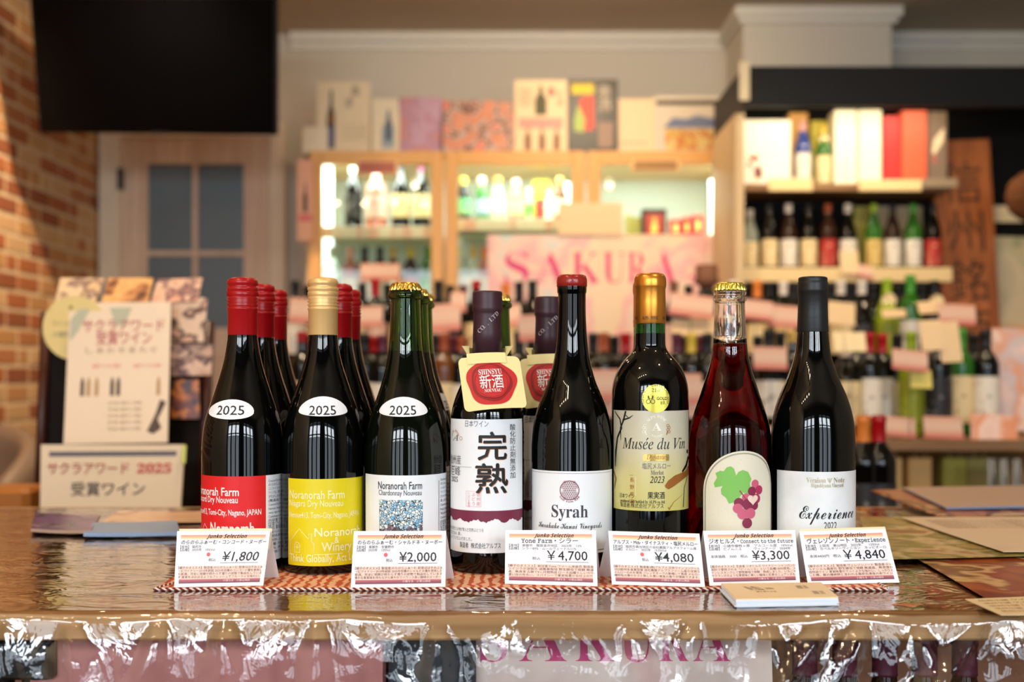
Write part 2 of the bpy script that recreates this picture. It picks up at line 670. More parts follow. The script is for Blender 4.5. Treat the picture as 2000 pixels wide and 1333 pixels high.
for (x0, y0, x1, y1) in ((288, 320, 376, 490), (386, 320, 476, 490), (288, 500, 376, 641), (386, 500, 476, 641)):
    mb = MB(); px_box(mb, x0, y0, x1, y1, YD + .014, .006); mb.build('pane', FROST, d1)
for yy in (328, 820):
    mb = MB(); px_box(mb, 229, yy, 238, yy + 42, YD - .045, .03)
    h = mb.build('hinge', mat('dark_steel', (70, 66, 66), .35, metal=.8), d1)
    h['label'] = 'dark steel hinge'

# spot lamp housings over the displays
CAN = mat('black_spot_housing', (22, 22, 22), .4)
for i, s in enumerate(SPOTS):
    x, y, z = s[0]
    t = thing('spotlight', 'black ceiling spotlight in the row of downlights over the shop', 'lamp', (x, y, ZCEIL), 0, 'ceiling spotlights over the shop')
    mb = MB(); mb.lathe([(.045, -.001), (.045, -.02), (.036, -.022), (.036, -.115), (.030, -.118), (.028, -.10)], 20)
    mb.build('housing', CAN, t)

# television
tv = thing('television', 'black wide television hung in front of the brick wall corner', 'television', W(309, 130, 4.39))
c0, c1, c2, c3 = [Vector(W(*p)) for p in ((78, 259, 4.47), (540, 264, 4.47), (540, -8, 4.27), (58, -8, 4.27))]
base = Vector(tv.location)
def quad_mp(c0, c1, c2, c3, off=0.0, origin=Vector((0, 0, 0))):
    n = ((c1 - c0).cross(c3 - c0)).normalized()
    def f(u, v):
        p = (c0 * (1 - u) + c1 * u) * (1 - v) + (c3 * (1 - u) + c2 * u) * v
        return tuple(p + n * off - origin)
    f.n = n
    return f
def slab(mb, c0, c1, c2, c3, t, origin, mi=0, inset=0.0, lift=0.0):
    """board with thickness t behind the quad"""
    a = quad_mp(c0, c1, c2, c3, lift, origin); b = quad_mp(c0, c1, c2, c3, lift - t, origin)
    i = inset
    q = [(i, i), (1 - i, i), (1 - i, 1 - i), (i, 1 - i)]
    vs = [a(*p) for p in q] + [b(*p) for p in q]
    mb.add(vs, [(0, 1, 2, 3), (7, 6, 5, 4), (0, 4, 5, 1), (1, 5, 6, 2), (2, 6, 7, 3), (3, 7, 4, 0)], mi, [(0, 0), (1, 0), (1, 1), (0, 1)] * 2)
mb = MB(); slab(mb, c0, c1, c2, c3, .045, base)
mb.build('casing', mat('black_tv_plastic', (6, 6, 7), .5, spec=.2), tv)
mb = MB(); slab(mb, c0, c1, c2, c3, .002, base, inset=.012, lift=.003)
mb.build('screen', mat('tv_screen', (3, 3, 4), .2, spec=.12), tv)
mb = MB(); p = quad_mp(c0, c1, c2, c3, .004, base)
mb.stroke(p, [(.47, .006), (.55, .006)], .02); mb.build('logo_plate', mat('dark_steel', (70, 66, 66)), tv)
mb = MB(); q = Vector(W(309, 60, 4.45)) - base
mb.tube([(q.x, q.y, q.z), (q.x, q.y + .12, q.z + .05), (q.x, q.y + .12, ZCEIL - base.z)], .02, 10)
mb.build('ceiling_bracket', CAN, tv)

# ------------------------------------------------------------------ counter in front
Y0, Y1c, TH = 1.0075, 1.79, 0.024
ct = thing('counter', 'long oak shop counter that carries the front row of bottles', 'counter', (0, Y0, 0))
mb = MB()
prof = [(Y0 + .002, ZT - TH), (Y0, ZT - TH + .002), (Y0, ZT - .004), (Y0 + .0012, ZT - .0012), (Y0 + .004, ZT), (Y1c, ZT), (Y1c, ZT - TH)]
vs = [(x, y - Y0, z) for x in (-1.3, 1.5) for (y, z) in prof]
n = len(prof)
fs = [(i, i + n, (i + 1) % n + n, (i + 1) % n) for i in range(n)] + [tuple(range(n)), tuple(reversed(range(n, 2 * n)))]
mb.add(vs, fs)
mb.build('worktop', mat('counter_oak', (206, 162, 108), .42, vary=((2.2, 70, 90), (168, 124, 76), .3, .7)), ct)
mb = MB(); mb.box((-1.28, .52, .02), (1.48, .54, ZT - TH)); mb.build('back_panel', mat('brown_board', (206, 146, 108), .6, vary=((1, 1, 30), (180, 120, 86), .3, .7)), ct)
for x in (-1.28, 1.46):
    mb = MB(); mb.box((x, .03, 0), (x + .02, .76, ZT - TH)); mb.build('side_panel', WOOD, ct)
mb = MB(); mb.box((-1.26, .05, .66), (1.46, .52, .68)); mb.build('shelf', WOOD, ct)

# things on the shelf under the counter
def flat_card(name, label, cat, px, Y, lean, mats, w=None, z0=None, t=.002, group=None, builder=None):
    """standing sheet: px = (x0,y0,x1,y1) in the image, top leans back by lean metres"""
    x0, y0, x1, y1 = px
    c = [Vector(W(x0, y1, Y)), Vector(W(x1, y1, Y)), Vector(W(x1, y0, Y)), Vector(W(x0, y0, Y))]
    if z0 is not None:
        c[0].z = c[1].z = z0
    c[2].y += lean; c[3].y += lean
    o = (c[0] + c[1]) / 2
    th = thing(name, label, cat, o, 0, group)
    mb = MB(); slab(mb, *c, t, o)
    mb.build('sheet', mats, th)
    if builder:
        q = MB()
        fm = quad_mp(*c, .0008, o)
        ms = builder(q, fm)
        q.build('print', ms, th)
    return th

def sakura_print(q, p):
    for i, (ch, a, b) in enumerate((('S', .03, .15), ('A', .17, .335), ('K', .355, .49), ('U', .50, .61), ('R', .63, .735), ('A', .745, .905))):
        text(q, p, ch, a, b, .64, .30 * 1.25, 0, 'ital' if ch in 'KR' else None)
    return [PINKINK]
def sakura_print_low(q, p):
    for i, (ch, a, b) in enumerate((('S', .02, .11), ('A', .15, .31), ('K', .34, .47), ('U', .49, .60), ('R', .62, .72), ('A', .735, .86))):
        text(q, p, ch, a, b, .86, .25, 0, 'bold', 0, -.010)
    return [mat('deep_pink_ink', (214, 70, 130), .5)]
flat_card('poster', 'pale poster with pink capital letters under the counter front', 'poster', (925, 1235, 1520, 1500), 1.07, .03,
          photo_mat('pale_pink_poster', (244, 220, 208), [(246, 226, 212), (236, 196, 186), (240, 222, 190)], 6), z0=.681, builder=sakura_print_low)
flat_card('board', 'black upright board beside the poster under the counter', 'board', (755, 1235, 928, 1500), 1.065, .02, mat('blue_black', (32, 38, 44), .4), z0=.681, t=.02)
t = thing('storage_box', 'long reddish brown box under the left half of the counter', 'box', (WX(420, 1.06), 1.06, .681))
mb = MB(); mb.bevbox((-.165, 0, 0), (.150, .25, .232), .004); mb.build('box_body', mat('red_brown_card', (216, 160, 138), .55, vary=((9, 9, 14), (200, 120, 76), .35, .65)), t)
mb = MB(); mb.box((-.166, -.001, .19), (.151, .251, .2335)); mb.build('lid', mat('rose_card', (208, 140, 134), .5), t)
t = thing('camera_tripod', 'folded black stand leaning under the left end of the counter', 'tripod', (WX(52, 1.06), 1.06, .681))
mb = MB()
for dx in (-.02, .0, .022):
    mb.tube([(dx * 1.6, 0, 0), (dx, .01, .23)], .008, 8)
mb.build('leg', CAN, t)
mb = MB(); mb.bevbox((-.028, -.012, .20), (.028, .03, .236), .004); mb.build('head', CAN, t)

# clear vinyl film over the counter, hanging over the front edge
def film_material(name='clear_vinyl', scl=(13, 24, 30), dist=.0019, det=2.0, dis=2.6):
    m = bpy.data.materials.new(name)
    m.use_nodes = True
    nt = m.node_tree
    nt.nodes.clear()
    out = nt.nodes.new('ShaderNodeOutputMaterial')
    mix = nt.nodes.new('ShaderNodeMixShader')
    tr = nt.nodes.new('ShaderNodeBsdfTransparent'); tr.inputs[0].default_value = (.97, .975, .98, 1)
    gl = nt.nodes.new('ShaderNodeBsdfGlossy'); gl.inputs['Roughness'].default_value = .035
    fr = nt.nodes.new('ShaderNodeFresnel'); fr.inputs['IOR'].default_value = 1.5
    mul = nt.nodes.new('ShaderNodeMath'); mul.operation = 'MULTIPLY'; mul.use_clamp = True; mul.inputs[1].default_value = 1.75 if name == 'clear_vinyl' else 2.5
    tc = nt.nodes.new('ShaderNodeTexCoord')
    mp = nt.nodes.new('ShaderNodeMapping'); mp.inputs['Scale'].default_value = scl; mp.inputs['Rotation'].default_value = (0, 0, .45)
    nz = nt.nodes.new('ShaderNodeTexNoise'); nz.inputs['Scale'].default_value = 1.0; nz.inputs['Detail'].default_value = det; nz.inputs['Distortion'].default_value = dis
    bp = nt.nodes.new('ShaderNodeBump'); bp.inputs['Strength'].default_value = .55; bp.inputs['Distance'].default_value = dist
    nt.links.new(tc.outputs['Object'], mp.inputs[0]); nt.links.new(mp.outputs[0], nz.inputs['Vector'])
    nt.links.new(nz.outputs['Fac'], bp.inputs['Height'])
    nt.links.new(bp.outputs[0], gl.inputs['Normal']); nt.links.new(bp.outputs[0], fr.inputs['Normal'])
    nt.links.new(fr.outputs[0], mul.inputs[0]); nt.links.new(mul.outputs[0], mix.inputs[0])
    nt.links.new(tr.outputs[0], mix.inputs[1]); nt.links.new(gl.outputs[0], mix.inputs[2])
    nt.links.new(mix.outputs[0], out.inputs[0])
    return m
film = thing('vinyl_table_cover', 'clear crinkled vinyl sheet spread over the counter and draped down its front', 'tablecloth', (0, Y0, ZT))
vs, fs, idx = [], [], {}
NX = 520
X0f, X1f = -1.0, 1.15
top = [(Y1c - Y0 - .02) * (1 - k / 90.0) ** 1.0 for k in range(90)]
rows = [('t', y) for y in top] + [('e', k) for k in range(5)] + [('d', k * .0035) for k in range(1, 52)]
EDGE = {}
def ridge(a):
    return 1 - abs(a)
for j, (kd, s) in enumerate(rows):
    for i in range(NX + 1):
        x = X0f + (X1f - X0f) * i / NX
        wrk = noise.noise(Vector((x * 5, (s if kd == 't' else 0) * 22, 3.1)))
        if kd == 't':
            fade = min(1, s / .05)
            lft = 1.0 if x < -.33 else (.25 if x < .36 else .8)
            z = .0007 + .0009 * lft * fade * max(0, wrk + .2) + .0002
            vs.append((x, s + .0, z))
        elif kd == 'e':
            a = (s / 4.0) * pi / 2
            sc = .0035 + .006 * abs(noise.noise(Vector((x * 7 + 3, 0, 5)))) * 1.6
            vs.append((x, .004 - (.004 + sc) * sin(a), .0011 - (1 - cos(a)) * (.0035 + sc * .9) + .0006 * noise.noise(Vector((x * 50, a, 1)))))
            EDGE[i] = (-sc, .0011 - (.0035 + sc * .9))
        else:
            g = min(1, s / .03)
            n1 = noise.noise(Vector((x * 9, s * 5, 0)))
            n2 = noise.noise(Vector((x * 26 + 4, s * 13, 7)))
            n3 = noise.noise(Vector((x * 60 + 9, s * 44, 2)))
            # gathers: narrow ridges that start at the edge and widen downwards
            gth = 0
            for (xc, sl, am) in ((-.445, .05, .010), (-.375, .25, .010), (-.30, -.15, .009), (-.245, .1, .012), (-.165, .0, .010), (-.063, 0, .012), (.10, .3, .005), (.155, -.2, .009), (.215, .3, .011), (.265, -.9, .013), (.30, -.5, .010), (.345, .2, .009), (.40, -1.0, .012)):
                w = .004 + s * .22
                gth += am * math.exp(-((x - xc - sl * s) / w) ** 2) * min(1, s / .012)
            ey, ez = EDGE[i]
            n4 = noise.noise(Vector((x * 130 + 9, s * 90, 4)))
            yy = ey * (1 - .4 * g) - g * (.0015 + .0060 * ridge(n1 * 1.8) + .0048 * abs(n2) * 1.5 + .0026 * ridge(n3 * 1.5) + .0006 * n4) - gth
            vs.append((x, min(yy, -.0015), ez - s))
for j in range(len(rows) - 1):
    for i in range(NX):
        k = j * (NX + 1) + i
        fs.append((k, k + NX + 1, k + NX + 2, k + 1))
mb = MB(); nt_ = 94 * NX; mb.add(vs, fs[:nt_], 0, smooth=True)
mb.build('film', film_material(), film)
mb = MB(); k0 = 94 * (NX + 1); mb.add(vs[k0:], [tuple(i - k0 for i in f) for f in fs[nt_:]], 0, smooth=True)
mb.build('hanging_flap', film_material('crinkled_vinyl', (24, 24, 32), .0013, 3.0, 2.8), film)

# ------------------------------------------------------------------ the front row of bottles
PX = 1893.0           # pixels per metre at the bottle axes
PF = 1957.0           # pixels per metre at their front
YA = F / PX
ZB = ZT + 0.0036      # standing on the mat
def zside(py): return (725 - py) / PX + ZC - ZB
def zfront(py): return (725 - py) / PF + ZC - ZB


def interp(prof):
    p = sorted(prof, key=lambda t: t[1])
    def f(z):
        if z <= p[0][1]:
            return p[0][0]
        for a, b in zip(p, p[1:]):
            if z <= b[1]:
                t = (z - a[1]) / max(b[1] - a[1], 1e-9)
                return a[0] + (b[0] - a[0]) * t
        return p[-1][0]
    return f


def smooth_prof(pts, sub=4):
    """Catmull-Rom through (r, z) points"""
    out = []
    n = len(pts)
    for i in range(n - 1):
        p0, p1, p2, p3 = pts[max(i - 1, 0)], pts[i], pts[i + 1], pts[min(i + 2, n - 1)]
        for k in range(sub):
            t = k / sub
            out.append(tuple(.5 * ((2 * p1[d]) + (-p0[d] + p2[d]) * t + (2 * p0[d] - 5 * p1[d] + 4 * p2[d] - p3[d]) * t * t + (-p0[d] + 3 * p1[d] - 3 * p2[d] + p3[d]) * t ** 3) for d in (0, 1)))
    out.append(pts[-1])
    return out


def body_profile(pix, rb):
    """pix: (radius px, y px) from neck to the full body; rb = body radius m; returns base -> neck (r, z)"""
    up = [(r / PX, zside(y)) for r, y in pix]
    base = [(.0, .004), (rb * .45, .003), (rb - .007, 0.0), (rb - .0025, .0015), (rb - .0006, .005), (rb, .011), (rb, .05)]
    s = smooth_prof(list(reversed(up)))
    return base + [p for p in s if p[1] > .055]


class Bottle:
    def __init__(self, cx, rb, prof, name, label, group=None, x=None, Y=YA):
        self.cx = cx
        self.x = (cx - 1000) / PX if x is None else x
        self.rb = rb
        self.prof = prof
        self.R = interp([p for p in prof if p[0] > .01])
        self.t = thing(name, label, 'wine bottle', (self.x, Y, ZB), atan2(-self.x, Y), group)

    def mp(self, off=.0003):
        def f(u, v):
            a = u / self.rb
            r = self.R(v) + off
            return (r * sin(a), -r * cos(a), v)
        f.step = .004
        return f

    def u(self, px, r=None):
        q = max(-.999, min(.999, (px - self.cx) / ((r or self.rb) * PX)))
        return asin(q) * self.rb


def crown_cap(mb, r, z0, z1, mi=0):
    n = 126
    prof = [(r * 1.0, z0, 1.0), (r * 1.0, z0 + .0016, .9), (r * .97, z0 + .0038, .5), (r * .92, z1 - .0018, 0), (r * .80, z1 - .0004, 0), (r * .5, z1, 0), (0.0005, z1, 0)]
    vs, fs = [], []
    for (rr_, z, k) in prof:
        for i in range(n):
            a = 2 * pi * i / n
            q = rr_ + k * .0015 * (abs(cos(10.5 * a)) * 2 - 1)
            vs.append((q * cos(a), q * sin(a), z))
    for k in range(len(prof) - 1):
        for i in range(n):
            j = (i + 1) % n
            fs.append((k * n + i, k * n + j, (k + 1) * n + j, (k + 1) * n + i))
    mb.add(vs, fs, mi, smooth=True)


def screw_cap(mb, r, zb, zt, mi=0):
    H = zt - zb
    s = r
    p = [(s - .0008, zb), (s - .0004, zb + .001), (s - .0004, zb + H * .455), (s + .0002, zb + H * .47), (s + .0004, zb + H * .49), (s - .0006, zb + H * .505),
         (s - .0006, zb + H * .52), (s + .0008, zb + H * .545), (s - .0013, zb + H * .575), (s + .0008, zb + H * .60), (s - .0013, zb + H * .625), (s + .0006, zb + H * .65),
         (s - .0004, zb + H * .67), (s - .0002, zb + H * .78), (s + .0006, zb + H * .80), (s + .0004, zb + H * .83), (s - .0018, zb + H * .855), (s + .0002, zb + H * .88),
         (s + .0002, zb + H * .93), (s - .0006, zb + H * .965), (s - .003, zb + H * .99), (s - .006, zt), (.0004, zt + .0002)]
    mb.lathe(p, 64, mi)
    # knurled band
    n = 96
    vs, fs = [], []
    for z, k in ((zb + H * .69, 0), (zb + H * .70, 1), (zb + H * .755, 1), (zb + H * .765, 0)):
        for i in range(n * 2):
            a = pi * i / n
            q = s - .0002 + k * (.00055 if i % 2 else .00015)
            vs.append((q * cos(a), q * sin(a), z))
    m = n * 2
    for k in range(3):
        for i in range(m):
            fs.append((k * m + i, k * m + (i + 1) % m, (k + 1) * m + (i + 1) % m, (k + 1) * m + i))
    mb.add(vs, fs, mi, smooth=True)


def vintage_sticker(b, cxp, ytop=781, ybot=820, hw=43):
    """white dome-shaped sticker reading 2025"""
    p = b.mp(.0003)
    rl = b.R(zside(802))
    def u(px): return asin(max(-.99, min(.99, (px - b.cx) / (rl * PX)))) * b.rb
    pts = []
    zc, zt_, zb_ = zfront(803), zfront(ytop), zfront(ybot)
    for i in range(28):
        a = 2 * pi * i / 28
        y = zc + (zt_ - zc) * sin(a) if sin(a) > 0 else zc + (zc - zb_) * (abs(sin(a)) ** .75) * -1
        pts.append((u(cxp + hw * cos(a)), y))
    mb = MB(); mb.poly(p, pts, 0, 4)
    st = mb.build('sticker', PAPER, b.t)
    q = MB(); text(q, b.mp(.0006), '2025', u(cxp - 26), u(cxp + 24), zfront(811), .0132, 0, None, 0, .004)
    q.build('year_print', INK, st)


BURG = [(29, 655), (29.5, 664), (33, 688), (38, 712), (46, 740), (54, 765), (62, 790), (70, 815), (75, 840), (77.6, 866), (78, 895)]
prof_red = body_profile(BURG, .0412)
FRM = [(28.5, 655), (29, 664), (32, 688), (38, 714), (47, 742), (55, 766), (64, 791), (71, 815), (76, 840), (79, 868), (79.5, 900)]
prof_yel = body_profile(FRM, .042)

REDCAP = mat('red_lacquer_cap', (166, 10, 18), .30, spec=.5)
GOLDCAP = mat('pale_gold_cap', (240, 196, 130), .42, metal=.45)
REDLAB = mat('red_label', (226, 34, 38), .42, spec=.4)
YELLAB = mat('yellow_label', (232, 214, 22), .36, spec=.5)
WHLAB = mat('white_label', (242, 246, 250), .45, spec=.4)


def farm_print(q, p, b, l1, l2, xr1, xr2, xr3, ys, yl, xl):
    U = b.u
    text(q, p, 'Noranorah Farm', U(xl), U(xr1), zfront(ys[0]), .0115, 0, None, 0, .012)
    text(q, p, l2, U(xl), U(xr2), zfront(ys[1]), .0098, 0, None, 0, .01)
    text(q, p, 'Nenoue413, Tomi-City, Nagano, JAPAN', U(xl - 6), U(xr3), zfront(ys[2]), .0085, 0, None, 0, .01)


def back_strip(b, u0, u1, z0, z1, parent):
    mb = MB(); mb.sheet(b.mp(.0002), u0, u1, z0, z1, 14, 24, 0, True)
    lab = mb.build('back_label', WHLAB, parent)
    q = MB(); p = b.mp(.0005)
    rows = ['Concord Dry Nouveau', 'のらのらふぁーむ', 'コンコード ヌーボー 2025', 'ワインでは、素朴な味わい', 'がたのしめる早飲み', '(無濾過)です。', 'Concord Dry Nouveau', 'Harvest, fruity in the', 'very ripe fruit jam',
            'Continues in bottle', '内容量 720ml', '日本ワイン', '品目 果実酒', '製造者 のらのらふぁーむ', '長野県東御市', '原材料 ぶどう', '容量 750ml', '10% 未満', '飲酒は20歳になってから']
    H = z1 - z0
    for i, s in enumerate(rows):
        big = s in ('日本ワイン', '品目 果実酒')
        text(q, p, s, u0 + .003, u0 + (.030 if not big else .026), z1 - .007 - i * (H - .010) / len(rows), .0046 if big else .0034)
    q.build('small_print', mat('dark_grey_ink', (60, 58, 60)), lab)


# --- red labelled bottle
b = Bottle(474, .0412, prof_red, 'wine_bottle', 'dark bottle with red screw cap and red label, leftmost of the front row')
mb = MB(); mb.lathe(b.prof, 64); mb.build('glass_body', BLACKGLASS, b.t)
mb = MB(); screw_cap(mb, 29.6 / PX, zside(661), zside(543)); mb.build('screw_cap', REDCAP, b.t)
u0, ub, u1 = -1.75 * b.rb, b.u(517), 1.5 * b.rb
zt_, zb_ = zfront(931), zfront(1102)
mb = MB(); mb.sheet(b.mp(.0002), u0, ub, zb_, zt_, 40, 24, 0, True)
lab = mb.build('label', REDLAB, b.t)
q = MB(); p = b.mp(.0005)
text(q, p, 'Noranorah Farm', b.u(467) - .062, b.u(467), zfront(969), .0118, 0, None, 0, .014)
text(q, p, 'Concord Dry Nouveau', b.u(465) - .060, b.u(465), zfront(983), .0092, 0, None, 0, .012)
text(q, p, 'Nenoue413, Tomi-City, Nagano, JAPAN', b.u(508) - .084, b.u(508), zfront(1007), .0082, 0, None, 0, .012)
text(q, p, 'Noranorah', b.u(415), b.u(495), zfront(1043), .0155, 0, None, 0, .02)
q.stroke(p, [(b.u(399), zfront(1048)), (b.u(404), zfront(1026)), (b.u(413), zfront(1043))], .0006)
q.build('lettering', WHITEINK, lab)
back_strip(b, ub, u1, zb_ + .001, zt_, b.t)
vintage_sticker(b, 453, 781, 820, 42)
red_proto = b

# --- yellow labelled bottle
b = Bottle(631, .042, prof_yel, 'wine_bottle', 'dark bottle with gold screw cap and bright yellow label')
mb = MB(); mb.lathe(b.prof, 64); mb.build('glass_body', BLACKGLASS, b.t)
mb = MB(); screw_cap(mb, 29.2 / PX, zside(661), zside(543)); mb.build('screw_cap', GOLDCAP, b.t)
ua, ub = b.u(566), b.u(706)
zt_, zb_ = zfront(936), zfront(1106)
mb = MB(); mb.sheet(b.mp(.0002), ua, ub, zb_, zt_, 36, 24, 0, True)
lab = mb.build('label', YELLAB, b.t)
q = MB(); p = b.mp(.0005); U = b.u
text(q, p, 'Noranorah Farm', U(569), U(671), zfront(975), .0122, 0, None, 0, .008)
text(q, p, 'Niagara Dry Nouveau', U(569), U(668), zfront(990), .0094, 0, None, 0, .006)
text(q, p, 'Nenoue413, Tomi-City, Nagano, JAPAN', U(569), U(697), zfront(1012), .0082, 0, None, 0, .006)
text(q, p, 'Noranorah', U(615), U(700), zfront(1048), .0120, 0, None, 0, .014)
text(q, p, '&', U(652), U(661), zfront(1062), .0090, 0, None, 0, .014)
text(q, p, 'Winery', U(628), U(684), zfront(1077), .0125, 0, None, 0, .014)
text(q, p, 'Think Globally, Act Locally', U(569), U(704), zfront(1098), .0108, 0, None, 0, .010)
w = .0006
q.stroke(p, [(U(571), zfront(1085)), (U(571), zfront(1058)), (U(587), zfront(1034)), (U(604), zfront(1053)), (U(604), zfront(1043)), (U(610), zfront(1043)), (U(610), zfront(1058)), (U(614), zfront(1062)), (U(614), zfront(1083)), (U(668), zfront(1083))], w)
q.stroke(p, [(U(578), zfront(1080)), (U(578), zfront(1068)), (U(580), zfront(1062)), (U(583), zfront(1060)), (U(586), zfront(1062)), (U(588), zfront(1068)), (U(588), zfront(1080))], w, 0, True)
q.stroke(p, [(U(583), zfront(1064)), (U(583), zfront(1074))], w); q.stroke(p, [(U(580), zfront(1070)), (U(586), zfront(1070))], w)
q.build('lettering', mat('pale_yellow_ink', (250, 248, 190), .4), lab)
back_strip(b, ub + .002, 1.62 * b.rb, zb_ + .001, zt_, b.t)
vintage_sticker(b, 631, 775, 814, 46)

# --- green crown-capped bottle with the white mosaic label
CH = [(29, 582), (28.6, 592), (29.6, 620), (30.8, 655), (33, 684), (36.5, 706), (43, 736), (53, 768), (64, 800), (72, 828), (77, 856), (79.5, 885), (80, 905)]
prof_gr = body_profile(CH, .0422)
GREENNECK = mat('green_glass', (112, 156, 66), .02, trans=1.0, ior=1.5)


def open_neck(mb, prof, zl, n=64, mg=1, mo=0, wall=.0028, lip=None):
    """bottle whose upper neck is see-through down to the liquid level zl"""
    lo = [p for p in prof if p[1] <= zl]
    R_ = interp([p for p in prof if p[0] > .01])
    lo.append((R_(zl), zl))
    mb.lathe(lo, n, mo, cap=False)
    up = [(R_(zl), zl)] + [p for p in prof if p[1] > zl] + (lip or [])
    mb.lathe(up, n, mg, cap=False)
    inner = [(max(R_(zl + (up[-1][1] - zl) * k / 8.0), .008) - wall, zl + (up[-1][1] - zl) * k / 8.0) for k in range(8, -1, -1)]
    inner = [(min(r, .0145), z) for r, z in inner]
    mb.lathe([(up[-1][0], up[-1][1])] + inner, n, mg, cap=False)
    mb.lathe([(inner[-1][0] + wall, zl), (0.0003, zl)], n, mo, cap=False)


lipg = [(31 / PX, zside(585)), (34.6 / PX, zside(581)), (35 / PX, zside(577)), (32 / PX, zside(571)), (29 / PX, zside(566)), (27 / PX, zside(560)), (25 / PX, zside(556))]
def green_bottle(name, label, x, Y, sticker_rot=0.0, full=True, group=None):
    b = Bottle(792, .0422, prof_gr, name, label, group, x=x, Y=Y)
    mb = MB(); open_neck(mb, b.prof, zside(686), lip=lipg)
    mb.build('glass_body', [GREENBLACK, GREENNECK], b.t)
    mb = MB(); crown_cap(mb, 29.8 / PX, zside(568), zside(552)); mb.build('crown_cap', BRASS, b.t)
    return b
b = green_bottle('wine_bottle', 'green bottle with brass crown cap and white mosaic picture label', None, YA)
green_proto = b
mb = MB(); p = b.mp(.0002)
zt_, zb_ = zfront(929), zfront(1100)
mb.sheet(p, b.u(716), 1.5 * b.rb, zb_, zt_, 40, 24, 0, True)
lab = mb.build('label', WHLAB, b.t)
q = MB(); p = b.mp(.0005); U = b.u
text(q, p, 'Noranorah Farm', U(741), U(823), zfront(956), .0108, 0, None, 0, .006)
text(q, p, 'Chardonnay Nouveau', U(742), U(822), zfront(968), .0076)
q.stroke(p, [(U(855), zfront(942)), (U(855), zfront(1060))], .0006)
rows = ['Chardonnay Nouveau', 'のらのらふぁーむ', 'シャルドネ ヌーボー', 'ワインです、柑橘の香り', 'さわやかな味わいが', '楽しめる(無濾過)', 'Chardonnay Nouveau', 'Fresh, fruity in the', 'The year lemon zest', 'Continues in bottle', '内容量 720ml', '日本ワイン', '品目 果実酒', '製造者 のらのら', '原材料 ぶどう', '容量 750ml']
for i, s in enumerate(rows):
    text(q, p, s, U(858), U(858) + .026, zfront(943 + i * 8.4), .0052 if '日本' in s or '品目' in s else .0034)
q.build('lettering', INK, lab)
mz = bpy.data.materials.new('mosaic_print'); mz.use_nodes = True
nt = mz.node_tree; bs = nt.nodes['Principled BSDF']; bs.inputs['Roughness'].default_value = .45
tc = nt.nodes.new('ShaderNodeTexCoord')
v1 = nt.nodes.new('ShaderNodeTexVoronoi'); v1.inputs['Scale'].default_value = 16
v2 = nt.nodes.new('ShaderNodeTexVoronoi'); v2.feature = 'DISTANCE_TO_EDGE'; v2.inputs['Scale'].default_value = 16
for v in (v1, v2): nt.links.new(tc.outputs['UV'], v.inputs['Vector'])
sx = nt.nodes.new('ShaderNodeSeparateColor'); nt.links.new(v1.outputs['Color'], sx.inputs[0])
c1_ = nt.nodes.new('ShaderNodeValToRGB'); c1_.color_ramp.elements[0].color = lin((120, 186, 226)); c1_.color_ramp.elements[1].color = lin((240, 246, 240)); c1_.color_ramp.elements[1].position = .75
c2_ = nt.nodes.new('ShaderNodeValToRGB'); c2_.color_ramp.elements[0].color = lin((70, 58, 54)); c2_.color_ramp.elements[1].color = lin((190, 160, 180))
nt.links.new(sx.outputs[0], c1_.inputs[0]); nt.links.new(sx.outputs[1], c2_.inputs[0])
nz = nt.nodes.new('ShaderNodeTexNoise'); nz.inputs['Scale'].default_value = 4; nt.links.new(v1.outputs['Position'], nz.inputs['Vector'])
sy = nt.nodes.new('ShaderNodeSeparateXYZ'); nt.links.new(v1.outputs['Position'], sy.inputs[0])
ad = nt.nodes.new('ShaderNodeMath'); ad.operation = 'MULTIPLY_ADD'; ad.inputs[1].default_value = .35; nt.links.new(nz.outputs['Fac'], ad.inputs[0]); nt.links.new(sy.outputs['Y'], ad.inputs[2])
lt = nt.nodes.new('ShaderNodeMath'); lt.operation = 'LESS_THAN'; lt.inputs[1].default_value = .52; nt.links.new(ad.outputs[0], lt.inputs[0])
m1 = nt.nodes.new('ShaderNodeMixRGB'); nt.links.new(lt.outputs[0], m1.inputs[0]); nt.links.new(c1_.outputs[0], m1.inputs[1]); nt.links.new(c2_.outputs[0], m1.inputs[2])
l2 = nt.nodes.new('ShaderNodeMath'); l2.operation = 'LESS_THAN'; l2.inputs[1].default_value = .07; nt.links.new(v2.outputs['Distance'], l2.inputs[0])
m2 = nt.nodes.new('ShaderNodeMixRGB'); m2.inputs[2].default_value = lin((30, 50, 66)); nt.links.new(l2.outputs[0], m2.inputs[0]); nt.links.new(m1.outputs[0], m2.inputs[1])
nt.links.new(m2.outputs[0], bs.inputs['Base Color'])
mb = MB(); mb.sheet(b.mp(.0005), U(743), U(824), zfront(1062), zfront(977), 24, 16, 0, True)
mb.build('mosaic_picture', mz, lab)
vintage_sticker(b, 788, 776, 815, 46)


def copy_tree(o, parent=None):
    kids = [c for c in bpy.data.objects if c.parent == o]
    c = o.copy()
    COL.objects.link(c)
    if parent:
        c.parent = parent
    for k in kids:
        copy_tree(k, c)
    return c


def copy_bottle(src, label, x, Y, turn=0.0, skip=(), group=None):
    c = copy_tree(src)
    c.location = (x, Y, ZB)
    c.rotation_euler = (0, 0, atan2(-x, Y) + turn)
    c['label'] = label
    if group:
        c['group'] = group
    return c


